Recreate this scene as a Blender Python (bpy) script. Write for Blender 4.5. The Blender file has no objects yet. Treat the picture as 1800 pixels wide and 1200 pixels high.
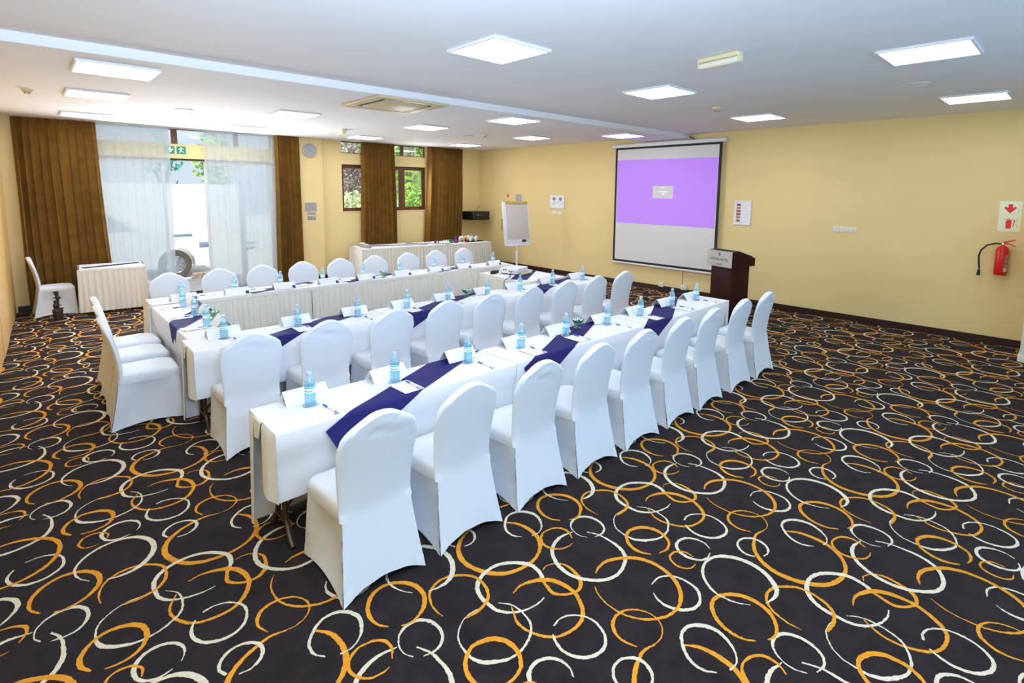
import bpy, bmesh, math, random
import numpy as np
from mathutils import Matrix, Vector, noise

random.seed(7)
C = bpy.context.scene.collection
SC = bpy.context.scene
PI = math.pi
R = math.radians

# ------------------------------------------------------------------ camera
cam_d = bpy.data.cameras.new('camera')
cam = bpy.data.objects.new('camera', cam_d)
C.objects.link(cam)
RT, DN, FW = (0.73363651, -0.67949883, 0.00766817), (-0.07815573, -0.09558132, -0.99234868), (0.6750327, 0.72742391, -0.12322867)
cam.matrix_world = Matrix(((RT[0], -DN[0], -FW[0], 0), (RT[1], -DN[1], -FW[1], 0), (RT[2], -DN[2], -FW[2], 2.073), (0, 0, 0, 1)))
cam_d.sensor_width = 36.0
cam_d.lens = 926.08 / 1800 * 36
cam_d.shift_y = -150.0 / 1800
cam_d.clip_start = 0.05
SC.camera = cam

# ------------------------------------------------------------------ light
world = bpy.data.worlds.new('sky')
SC.world = world
world.use_nodes = True
wn = world.node_tree
bg = wn.nodes['Background']
bg.inputs['Color'].default_value = (0.68, 0.80, 0.93, 1)
bg.inputs['Strength'].default_value = 1.0

sun_d = bpy.data.lights.new('sun', 'SUN')
sun_d.energy = 4.6
sun_d.angle = R(1.0)
sun_d.color = (1.0, 0.96, 0.88)
sun = bpy.data.objects.new('sun', sun_d)
C.objects.link(sun)
sun.rotation_euler = Vector((0.30, 0.45, -0.84)).to_track_quat('-Z', 'Y').to_euler()

def area(name, loc, direction, sx, sy, power, col):
    d = bpy.data.lights.new(name, 'AREA')
    d.shape = 'RECTANGLE'
    d.size, d.size_y, d.energy, d.color = sx, sy, power, col
    o = bpy.data.objects.new(name, d)
    C.objects.link(o)
    o.location = loc
    o.rotation_euler = Vector(direction).to_track_quat('-Z', 'Y').to_euler()
    return o
# fill lamp added behind the photographer, then daylight entering by the glass doors and windows of the back wall
area('added_front_fill', (3.75, -2.45, 1.75), (0, 1, 0.40), 6.3, 1.9, 118, (0.22, 0.60, 1.0))
area('daylight_doors', (2.55, 11.36, 1.75), (0.1, -1, 0.22), 2.8, 2.5, 185, (0.90, 0.95, 1.0))
area('daylight_windows', (7.5, 11.86, 2.1), (0, -1, 0.0), 0.8, 1.0, 25, (0.95, 0.98, 1.0))
# the photographer's flash, bounced off the ceiling
area('bounced_flash', (0.35, 0.1, 2.2), (0.08, 0.60, 1.0), 0.5, 0.5, 340, (0.50, 0.705, 1.0))

SC.view_settings.view_transform = 'Standard'
SC.view_settings.look = 'None'
SC.view_settings.exposure = 0.0
SC.view_settings.gamma = 1.0
SC.view_settings.use_curve_mapping = False
try:
    SC.cycles.use_denoising = True
    SC.cycles.max_bounces = 8
    SC.cycles.diffuse_bounces = 4
    SC.cycles.transparent_max_bounces = 12
    SC.cycles.caustics_reflective = False
    SC.cycles.caustics_refractive = False
    SC.cycles.sample_clamp_indirect = 6.0
except Exception:
    pass
PANEL_STRENGTH = 17.0

# ------------------------------------------------------------------ materials
def mat(name, col, rough=0.6, metal=0.0, bump=0.0, bscale=60.0, var=0.0, vscale=4.0, emit=None, estr=0.0, spec=0.5, sheen=0.0):
    m = bpy.data.materials.new(name)
    m.use_nodes = True
    nt = m.node_tree
    b = nt.nodes['Principled BSDF']
    b.inputs['Base Color'].default_value = (*col, 1)
    b.inputs['Roughness'].default_value = rough
    b.inputs['Metallic'].default_value = metal
    b.inputs['Specular IOR Level'].default_value = spec
    if sheen:
        b.inputs['Sheen Weight'].default_value = sheen
        b.inputs['Sheen Tint'].default_value = (1.0, 0.86, 0.82, 1)
    if emit:
        b.inputs['Emission Color'].default_value = (*emit, 1)
        b.inputs['Emission Strength'].default_value = estr
    tc = None
    if var or bump:
        tc = nt.nodes.new('ShaderNodeTexCoord')
    if var:
        n = nt.nodes.new('ShaderNodeTexNoise')
        n.inputs['Scale'].default_value = vscale
        n.inputs['Detail'].default_value = 5
        nt.links.new(tc.outputs['Object'], n.inputs['Vector'])
        mp = nt.nodes.new('ShaderNodeMapRange')
        mp.inputs['From Min'].default_value = 0.3
        mp.inputs['From Max'].default_value = 0.7
        mp.inputs['To Min'].default_value = 1 - var
        mp.inputs['To Max'].default_value = 1 + var
        nt.links.new(n.outputs['Fac'], mp.inputs['Value'])
        mx = nt.nodes.new('ShaderNodeVectorMath')
        mx.operation = 'SCALE'
        mx.inputs[0].default_value = col
        nt.links.new(mp.outputs['Result'], mx.inputs['Scale'])
        nt.links.new(mx.outputs['Vector'], b.inputs['Base Color'])
    if bump:
        n = nt.nodes.new('ShaderNodeTexNoise')
        n.inputs['Scale'].default_value = bscale
        n.inputs['Detail'].default_value = 3
        nt.links.new(tc.outputs['Object'], n.inputs['Vector'])
        bp = nt.nodes.new('ShaderNodeBump')
        bp.inputs['Strength'].default_value = bump
        bp.inputs['Distance'].default_value = 0.01
        nt.links.new(n.outputs['Fac'], bp.inputs['Height'])
        nt.links.new(bp.outputs['Normal'], b.inputs['Normal'])
    return m

def wood_mat(name, c1, c2, rough, axis=2, scale=3.0):
    m = mat(name, c1, rough)
    nt = m.node_tree
    b = nt.nodes['Principled BSDF']
    tc = nt.nodes.new('ShaderNodeTexCoord')
    mp = nt.nodes.new('ShaderNodeMapping')
    s = [14, 14, 14]
    s[axis] = 0.8
    mp.inputs['Scale'].default_value = s
    n = nt.nodes.new('ShaderNodeTexNoise')
    n.inputs['Scale'].default_value = scale
    n.inputs['Detail'].default_value = 6
    n.inputs['Distortion'].default_value = 0.8
    rp = nt.nodes.new('ShaderNodeValToRGB')
    rp.color_ramp.elements[0].position = 0.3
    rp.color_ramp.elements[0].color = (*c1, 1)
    rp.color_ramp.elements[1].position = 0.7
    rp.color_ramp.elements[1].color = (*c2, 1)
    nt.links.new(tc.outputs['Object'], mp.inputs['Vector'])
    nt.links.new(mp.outputs['Vector'], n.inputs['Vector'])
    nt.links.new(n.outputs['Fac'], rp.inputs['Fac'])
    nt.links.new(rp.outputs['Color'], b.inputs['Base Color'])
    return m

def mix_mat(name, parts):
    """parts: list of (weight, node type, {input: value}); mixed by weight."""
    m = bpy.data.materials.new(name)
    m.use_nodes = True
    nt = m.node_tree
    nt.nodes.clear()
    out = nt.nodes.new('ShaderNodeOutputMaterial')
    prev, tot = None, 0.0
    for w, kind, ins in parts:
        n = nt.nodes.new(kind)
        for k, v in ins.items():
            n.inputs[k].default_value = v
        tot += w
        if prev is None:
            prev = n
        else:
            mx = nt.nodes.new('ShaderNodeMixShader')
            mx.inputs[0].default_value = w / tot
            nt.links.new(prev.outputs[0], mx.inputs[1])
            nt.links.new(n.outputs[0], mx.inputs[2])
            prev = mx
    nt.links.new(prev.outputs[0], out.inputs['Surface'])
    return m

def W4(r, g, b):
    return (r, g, b, 1)

MT = {}
MT['carpet'] = mat('carpet_charcoal', (0.0175, 0.0120, 0.0128), 0.95, bump=0.6, bscale=260, var=0.32, vscale=9, spec=0.08, sheen=0.045)
MT['swirl_orange'] = mat('carpet_orange', (0.72, 0.29, 0.022), 0.95, bump=0.6, bscale=260, var=0.1, vscale=40, spec=0.1)
MT['swirl_cream'] = mat('carpet_cream', (0.78, 0.68, 0.50), 0.95, bump=0.6, bscale=260, var=0.08, vscale=40, spec=0.1)
MT['wall'] = mat('wall_yellow', (0.81, 0.63, 0.30), 0.75, bump=0.05, bscale=90, var=0.025, vscale=1.2, spec=0.25)
MT['ceiling'] = mat('ceiling_white', (0.86, 0.855, 0.87), 0.8, var=0.01, vscale=2, spec=0.2)
MT['skirting'] = mat('skirting_dark', (0.028, 0.009, 0.006), 0.4)
MT['partition'] = wood_mat('partition_wood', (0.66, 0.38, 0.11), (0.82, 0.54, 0.21), 0.35)
MT['white_cloth'] = mat('white_table_linen', (0.825, 0.84, 0.875), 0.8, bump=0.10, bscale=14, spec=0.2)
MT['cover'] = mat('white_spandex', (0.765, 0.81, 0.88), 0.62, bump=0.05, bscale=30, spec=0.25)
MT['cover_seam'] = mat('white_spandex_double', (0.81, 0.86, 0.91), 0.62, spec=0.25)
MT['skirt'] = mat('ivory_skirt_cloth', (0.80, 0.77, 0.70), 0.75, bump=0.05, bscale=30, spec=0.25)
MT['navy'] = mat('navy_satin', (0.018, 0.015, 0.112), 0.7, bump=0.12, bscale=12, spec=0.18)
MT['navy_print'] = mat('navy_print', (0.03, 0.025, 0.15), 0.5)
MT['card'] = mat('white_card', (0.86, 0.87, 0.90), 0.6)
MT['paper'] = mat('white_paper', (0.90, 0.90, 0.91), 0.7)
MT['curtain'] = mat('brown_velvet', (0.20, 0.094, 0.015), 0.8, bump=0.25, bscale=40, var=0.18, vscale=5, spec=0.15, sheen=0.06)
MT['brown_metal'] = mat('brown_metal', (0.05, 0.026, 0.016), 0.35, metal=0.3)
MT['window_wood'] = wood_mat('window_wood', (0.10, 0.03, 0.014), (0.17, 0.055, 0.026), 0.4, 0)
MT['podium'] = wood_mat('dark_mahogany', (0.026, 0.006, 0.004), (0.042, 0.011, 0.007), 0.5)
MT['podium'].node_tree.nodes['Principled BSDF'].inputs['Specular IOR Level'].default_value = 0.15
MT['steel'] = mat('brushed_steel', (0.50, 0.48, 0.45), 0.5, metal=0.3, var=0.05, vscale=8)
MT['chrome'] = mat('chrome', (0.75, 0.76, 0.78), 0.2, metal=1.0)
MT['black'] = mat('black_plastic', (0.008, 0.008, 0.008), 0.25)
MT['black_mat'] = mat('black_matt', (0.012, 0.011, 0.012), 0.7)
MT['rubber'] = mat('rubber', (0.10, 0.085, 0.07), 0.8)
MT['white_plastic'] = mat('white_plastic', (0.82, 0.82, 0.84), 0.35)
MT['cream_plastic'] = mat('cream_plastic', (0.76, 0.66, 0.42), 0.4)
MT['ivory_plastic'] = mat('ivory_plastic', (0.80, 0.77, 0.66), 0.4)
MT['grey_print'] = mat('grey_print', (0.25, 0.25, 0.27), 0.6)
MT['dark_print'] = mat('dark_print', (0.09, 0.09, 0.10), 0.6)
MT['pale_print'] = mat('pale_print', (0.58, 0.58, 0.62), 0.6)
MT['plum_print'] = mat('plum_print', (0.16, 0.13, 0.18), 0.5)
MT['red'] = mat('red_enamel', (0.62, 0.012, 0.008), 0.25)
MT['red_print'] = mat('red_print', (0.80, 0.02, 0.012), 0.5)
MT['sign_pale'] = mat('pale_luminous_plate', (0.86, 0.86, 0.62), 0.4)
MT['green_sign'] = mat('green_sign', (0.0, 0.24, 0.15), 0.45)
MT['porcelain'] = mat('porcelain', (0.84, 0.82, 0.76), 0.15)
MT['blue_cap'] = mat('blue_plastic', (0.012, 0.09, 0.62), 0.3)
MT['bottle_cap'] = mat('pale_blue_cap', (0.40, 0.58, 0.90), 0.35)
MT['teal_print'] = mat('teal_print', (0.02, 0.55, 0.66), 0.35)
MT['white_print'] = mat('white_print', (0.88, 0.92, 0.97), 0.35)
MT['ink'] = mat('ink_print', (0.02, 0.02, 0.12), 0.5)
MT['screen_fabric'] = mat('screen_fabric', (0.72, 0.71, 0.69), 0.8)
MT['projection'] = mat('projection_glow_purple', (0.26, 0.17, 0.36), 0.9, emit=(0.44, 0.17, 0.90), estr=0.68)  # own glow stands in for the projector's beam, as in the next two
MT['projection_grey'] = mat('projection_glow_grey', (0.5, 0.5, 0.5), 0.9, emit=(0.45, 0.42, 0.43), estr=0.35)
MT['projection_white'] = mat('projection_glow_white', (0.8, 0.8, 0.8), 0.9, emit=(1, 1, 1), estr=0.6)
MT['panel_light'] = mat('light_diffuser', (0.9, 0.9, 0.9), 0.5, emit=(0.92, 0.96, 1.0), estr=PANEL_STRENGTH)
MT['panel_frame'] = mat('light_frame', (0.80, 0.80, 0.82), 0.4)
MT['tan'] = mat('tan_wood_bar', (0.56, 0.38, 0.12), 0.5)
MT['pad'] = mat('flip_paper', (0.62, 0.57, 0.54), 0.8)
MT['flip_white'] = mat('flip_board_white', (0.78, 0.79, 0.86), 0.25)
MT['carving'] = mat('carved_ebony', (0.030, 0.018, 0.014), 0.35, bump=0.4, bscale=60)
MT['aircon'] = mat('aircon_ivory', (0.66, 0.54, 0.32), 0.45)
MT['clock_face'] = mat('clock_face', (0.40, 0.40, 0.41), 0.4)
MT['plaque'] = mat('plaque_grey', (0.42, 0.40, 0.38), 0.35, metal=0.3)
MT['leaf_bright'] = mat('leaf_bright', (0.42, 0.68, 0.14), 0.5, var=0.4, vscale=3)
MT['leaf_pale'] = mat('leaf_pale', (0.72, 0.82, 0.50), 0.5, var=0.3, vscale=3)
MT['leaf_purple'] = mat('leaf_purple', (0.46, 0.36, 0.38), 0.35, var=0.5, vscale=4)
MT['leaf_teal'] = mat('leaf_teal', (0.12, 0.50, 0.36), 0.4, var=0.3, vscale=4)
MT['bark'] = mat('bark', (0.28, 0.24, 0.19), 0.9, var=0.3, vscale=6)
MT['culm'] = mat('palm_stem', (0.42, 0.42, 0.34), 0.6, var=0.2, vscale=5)
MT['paving'] = mat('pale_paving', (0.62, 0.61, 0.58), 0.8, var=0.06, vscale=2)
MT['yard_wall'] = mat('yard_wall_white', (0.78, 0.78, 0.76), 0.8, var=0.04, vscale=2)
MT['car_paint'] = mat('car_paint_white', (0.82, 0.83, 0.85), 0.15)
MT['car_glass'] = mat('car_glass', (0.45, 0.52, 0.60), 0.08, metal=0.2)
MT['lamp_glass'] = mat('lamp_glass', (0.25, 0.30, 0.42), 0.15)
MT['brick'] = mat('stack_brick', (0.42, 0.33, 0.26), 0.9, var=0.2, vscale=12)
MT['purple_tin'] = mat('purple_tin', (0.09, 0.03, 0.28), 0.3)
MT['orange_tin'] = mat('orange_tin', (0.75, 0.18, 0.02), 0.3)
MT['yellow'] = mat('yellow_lid', (0.80, 0.60, 0.06), 0.4)
MT['green_box'] = mat('green_box', (0.03, 0.20, 0.04), 0.5)
MT['food_orange'] = mat('food_print_orange', (0.55, 0.22, 0.05), 0.5, var=0.5, vscale=30)
MT['food_brown'] = mat('food_print_brown', (0.28, 0.10, 0.06), 0.5, var=0.6, vscale=30)
MT['food_pink'] = mat('food_print_pink', (0.45, 0.22, 0.17), 0.5, var=0.6, vscale=30)
MT['candy_white'] = mat('candy_wrap', (0.75, 0.78, 0.78), 0.25, metal=0.3)
MT['candy_dark'] = mat('candy_wrap_dark', (0.10, 0.14, 0.14), 0.25)
MT['led'] = mat('indicator_dark_red', (0.10, 0.004, 0.006), 0.2)
MT['sheer'] = mix_mat('sheer_voile', [(0.32, 'ShaderNodeBsdfTransparent', {'Color': W4(1, 1, 1)}), (0.45, 'ShaderNodeBsdfTranslucent', {'Color': W4(0.62, 0.75, 0.90)}), (0.23, 'ShaderNodeBsdfDiffuse', {'Color': W4(0.88, 0.88, 0.86)})])
MT['pane'] = mix_mat('window_glass', [(0.97, 'ShaderNodeBsdfTransparent', {'Color': W4(0.98, 0.99, 0.99)}), (0.03, 'ShaderNodeBsdfGlossy', {'Color': W4(1, 1, 1), 'Roughness': 0.02})])
MT['pet'] = mix_mat('bottle_plastic', [(0.72, 'ShaderNodeBsdfTransparent', {'Color': W4(0.84, 0.95, 1.0)}), (0.10, 'ShaderNodeBsdfTranslucent', {'Color': W4(0.65, 0.90, 1.0)}), (0.10, 'ShaderNodeBsdfDiffuse', {'Color': W4(0.70, 0.90, 1.0)}), (0.09, 'ShaderNodeBsdfGlossy', {'Color': W4(1, 1, 1), 'Roughness': 0.06})])
MT['water'] = mix_mat('drinking_water', [(0.72, 'ShaderNodeBsdfTransparent', {'Color': W4(0.80, 0.94, 1.0)}), (0.22, 'ShaderNodeBsdfTranslucent', {'Color': W4(0.60, 0.90, 1.0)}), (0.06, 'ShaderNodeBsdfGlossy', {'Color': W4(0.9, 0.97, 1), 'Roughness': 0.08})])
MT['green_glass'] = mix_mat('green_glass', [(0.62, 'ShaderNodeBsdfTransparent', {'Color': W4(0.42, 0.80, 0.66)}), (0.20, 'ShaderNodeBsdfDiffuse', {'Color': W4(0.10, 0.42, 0.30)}), (0.18, 'ShaderNodeBsdfGlossy', {'Color': W4(1, 1, 1), 'Roughness': 0.05})])
MT['clear_disc'] = mix_mat('clear_disc', [(0.7, 'ShaderNodeBsdfTransparent', {'Color': W4(0.9, 0.93, 0.95)}), (0.2, 'ShaderNodeBsdfDiffuse', {'Color': W4(0.6, 0.65, 0.68)}), (0.1, 'ShaderNodeBsdfGlossy', {'Color': W4(1, 1, 1), 'Roughness': 0.1})])

# ------------------------------------------------------------------ mesh helper
class MB:
    def __init__(s):
        s.v, s.f, s.m = [], [], []
        s.cur = 0
    def add(s, verts, faces):
        o = len(s.v)
        s.v += [tuple(p) for p in verts]
        s.f += [tuple(i + o for i in fc) for fc in faces]
        s.m += [s.cur] * len(faces)
        return o
    def box(s, x0, x1, y0, y1, z0, z1):
        s.add([(x0, y0, z0), (x1, y0, z0), (x1, y1, z0), (x0, y1, z0), (x0, y0, z1), (x1, y0, z1), (x1, y1, z1), (x0, y1, z1)],
              [(0, 3, 2, 1), (4, 5, 6, 7), (0, 1, 5, 4), (1, 2, 6, 5), (2, 3, 7, 6), (3, 0, 4, 7)])
        return s
    def rbox(s, x0, x1, y0, y1, z0, z1, r=0.004, seg=2):
        bm = bmesh.new()
        bmesh.ops.create_cube(bm, size=1.0)
        for p in bm.verts:
            p.co = ((p.co.x + .5) * (x1 - x0) + x0, (p.co.y + .5) * (y1 - y0) + y0, (p.co.z + .5) * (z1 - z0) + z0)
        bmesh.ops.bevel(bm, geom=list(bm.edges), offset=r, segments=seg, profile=0.5, affect='EDGES')
        bm.verts.index_update()
        s.add([tuple(p.co) for p in bm.verts], [[q.index for q in fc.verts] for fc in bm.faces])
        bm.free()
        return s
    def grid(s, fn, nu, nv, closed=False, flip=False):
        n = nu if closed else nu + 1
        vs = [fn(i / nu, j / nv) for j in range(nv + 1) for i in range(n)]
        fs = []
        for j in range(nv):
            for i in range(nu):
                a, b = j * n + i, j * n + (i + 1) % n
                q = (a, b, b + n, a + n)
                fs.append(q[::-1] if flip else q)
        s.add(vs, fs)
        return s
    def lathe(s, prof, n=20, mod=None, cx=0, cy=0, cz=0, cap=True):
        vs, fs = [], []
        for r, z in prof:
            for i in range(n):
                a = 2 * PI * i / n
                rr, zz = (r, z) if mod is None else mod(r, z, a)
                vs.append((cx + rr * math.cos(a), cy + rr * math.sin(a), cz + zz))
        for j in range(len(prof) - 1):
            for i in range(n):
                a, b = j * n + i, j * n + (i + 1) % n
                fs.append((a, b, b + n, a + n))
        if cap and prof[0][0] > 1e-6:
            fs.append(tuple(range(n))[::-1])
        if cap and prof[-1][0] > 1e-6:
            fs.append(tuple((len(prof) - 1) * n + i for i in range(n)))
        s.add(vs, fs)
        return s
    def tube(s, pts, r, n=8, cap=True):
        pts = [Vector(p) for p in pts]
        rs = r if isinstance(r, (list, tuple)) else [r] * len(pts)
        vs, fs = [], []
        up = None
        for k, p in enumerate(pts):
            t = (pts[min(k + 1, len(pts) - 1)] - pts[max(k - 1, 0)]).normalized()
            if up is None:
                up = Vector((0, 0, 1)) if abs(t.z) < 0.9 else Vector((1, 0, 0))
            a = t.cross(up).normalized()
            up = a.cross(t).normalized()
            for i in range(n):
                an = 2 * PI * i / n
                vs.append(tuple(p + rs[k] * (math.cos(an) * a + math.sin(an) * up)))
        for k in range(len(pts) - 1):
            for i in range(n):
                a, b = k * n + i, k * n + (i + 1) % n
                fs.append((a, b, b + n, a + n))
        if cap:
            fs.append(tuple(range(n))[::-1])
            fs.append(tuple((len(pts) - 1) * n + i for i in range(n)))
        s.add(vs, fs)
        return s
    def prism(s, poly, h0, h1, axis='z'):
        """poly: 2D points; extruded between h0 and h1 along the axis."""
        n = len(poly)
        def P(a, b, h):
            return {'z': (a, b, h), 'y': (a, h, b), 'x': (h, a, b)}[axis]
        vs = [P(a, b, h0) for a, b in poly] + [P(a, b, h1) for a, b in poly]
        fs = [tuple(range(n))[::-1], tuple(range(n, 2 * n))] + [(i, (i + 1) % n, (i + 1) % n + n, i + n) for i in range(n)]
        s.add(vs, fs)
        return s
    def xf(s, M, start=0):
        for i in range(start, len(s.v)):
            s.v[i] = tuple(M @ Vector(s.v[i]))
        return s
    def mesh(s, name, mats, smooth=35):
        me = bpy.data.meshes.new(name)
        me.from_pydata(s.v, [], s.f)
        if not isinstance(mats, (list, tuple)):
            mats = [mats]
        for m in mats:
            me.materials.append(m)
        if len(mats) > 1:
            me.polygons.foreach_set('material_index', s.m)
        bm = bmesh.new()
        bm.from_mesh(me)
        bmesh.ops.recalc_face_normals(bm, faces=bm.faces)
        bm.to_mesh(me)
        bm.free()
        if smooth:
            me.polygons.foreach_set('use_smooth', [True] * len(me.polygons))
            me.set_sharp_from_angle(angle=R(smooth))
        me.update()
        return me
    def build(s, name, mats, parent=None, smooth=35):
        o = bpy.data.objects.new(name, s.mesh(name, mats, smooth))
        C.objects.link(o)
        if parent:
            o.parent = parent
        return o

def tag(o, label=None, cat=None, group=None, kind=None):
    if label: o['label'] = label
    if cat: o['category'] = cat
    if group: o['group'] = group
    if kind: o['kind'] = kind
    return o

def thing(name, label, cat, loc=(0, 0, 0), rz=0.0, group=None):
    o = bpy.data.objects.new(name, None)
    C.objects.link(o)
    o.empty_display_size = 0.1
    o.location = loc
    o.rotation_euler = (0, 0, rz)
    return tag(o, label, cat, group)

def dup(root, loc=None, rz=None, label=None):
    r = root.copy()
    C.objects.link(r)
    if loc is not None: r.location = loc
    if rz is not None: r.rotation_euler = (0, 0, rz)
    if label: r['label'] = label
    for ch in list(root.children):
        c = ch.copy()
        C.objects.link(c)
        c.parent = r
        for g in list(ch.children):
            d = g.copy()
            C.objects.link(d)
            d.parent = c
    return r

def spl(tab, x):
    """smooth interpolation through a table of (x, y)."""
    if x <= tab[0][0]: return tab[0][1]
    if x >= tab[-1][0]: return tab[-1][1]
    for i in range(len(tab) - 1):
        x0, y0 = tab[i]
        x1, y1 = tab[i + 1]
        if x <= x1:
            ym = tab[i - 1] if i > 0 else tab[i]
            yp = tab[i + 2] if i + 2 < len(tab) else tab[i + 1]
            m0 = (y1 - ym[1]) / (x1 - ym[0])
            m1 = (yp[1] - y0) / (yp[0] - x0)
            h = x1 - x0
            t = (x - x0) / h
            return (2 * t**3 - 3 * t**2 + 1) * y0 + (t**3 - 2 * t**2 + t) * h * m0 + (-2 * t**3 + 3 * t**2) * y1 + (t**3 - t**2) * h * m1

def lerp(a, b, t):
    return a + (b - a) * t

def text_mb(body, size, depth=0.0006, bold=False):
    """lettering as a thin solid in the xy plane, centred on the origin."""
    cu = bpy.data.curves.new('lettering', 'FONT')
    cu.body = body
    cu.size = size
    cu.extrude = depth
    cu.align_x = 'CENTER'
    cu.align_y = 'CENTER'
    cu.resolution_u = 2
    if bold:
        cu.offset = size * 0.02
    o = bpy.data.objects.new('lettering', cu)
    C.objects.link(o)
    dg = bpy.context.evaluated_depsgraph_get()
    me = o.evaluated_get(dg).to_mesh()
    b = MB()
    b.add([tuple(p.co) for p in me.vertices], [tuple(p.vertices) for p in me.polygons])
    o.evaluated_get(dg).to_mesh_clear()
    bpy.data.objects.remove(o)
    bpy.data.curves.remove(cu)
    return b

def ordinal(i):
    return ['first', 'second', 'third', 'fourth', 'fifth', 'sixth', 'seventh', 'eighth', 'ninth'][i]

# matrices that stand a drawing made in the xy plane against a wall
def on_xwall(x, y, z):      # on the screen wall, seen from -x: drawing right = -y, up = z
    return Matrix(((0, 0, -1, x), (-1, 0, 0, y), (0, 1, 0, z), (0, 0, 0, 1)))
def on_ywall(x, y, z):      # on the window wall, seen from -y: drawing right = +x, up = z
    return Matrix(((1, 0, 0, x), (0, 0, -1, y), (0, 1, 0, z), (0, 0, 0, 1)))

WX, WY, CZ = 9.80, 11.90, 3.20      # screen wall, window wall, ceiling height

# ------------------------------------------------------------------ room shell
def struct(name, mb, m, parent=None, smooth=0):
    o = mb.build(name, m, parent, smooth)
    if parent is None:
        o['kind'] = 'structure'
    return o

def px_left(y):             # the wooden partition is not quite square to the room
    return -0.19 - 0.0304 * (12.09 - y)

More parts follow.
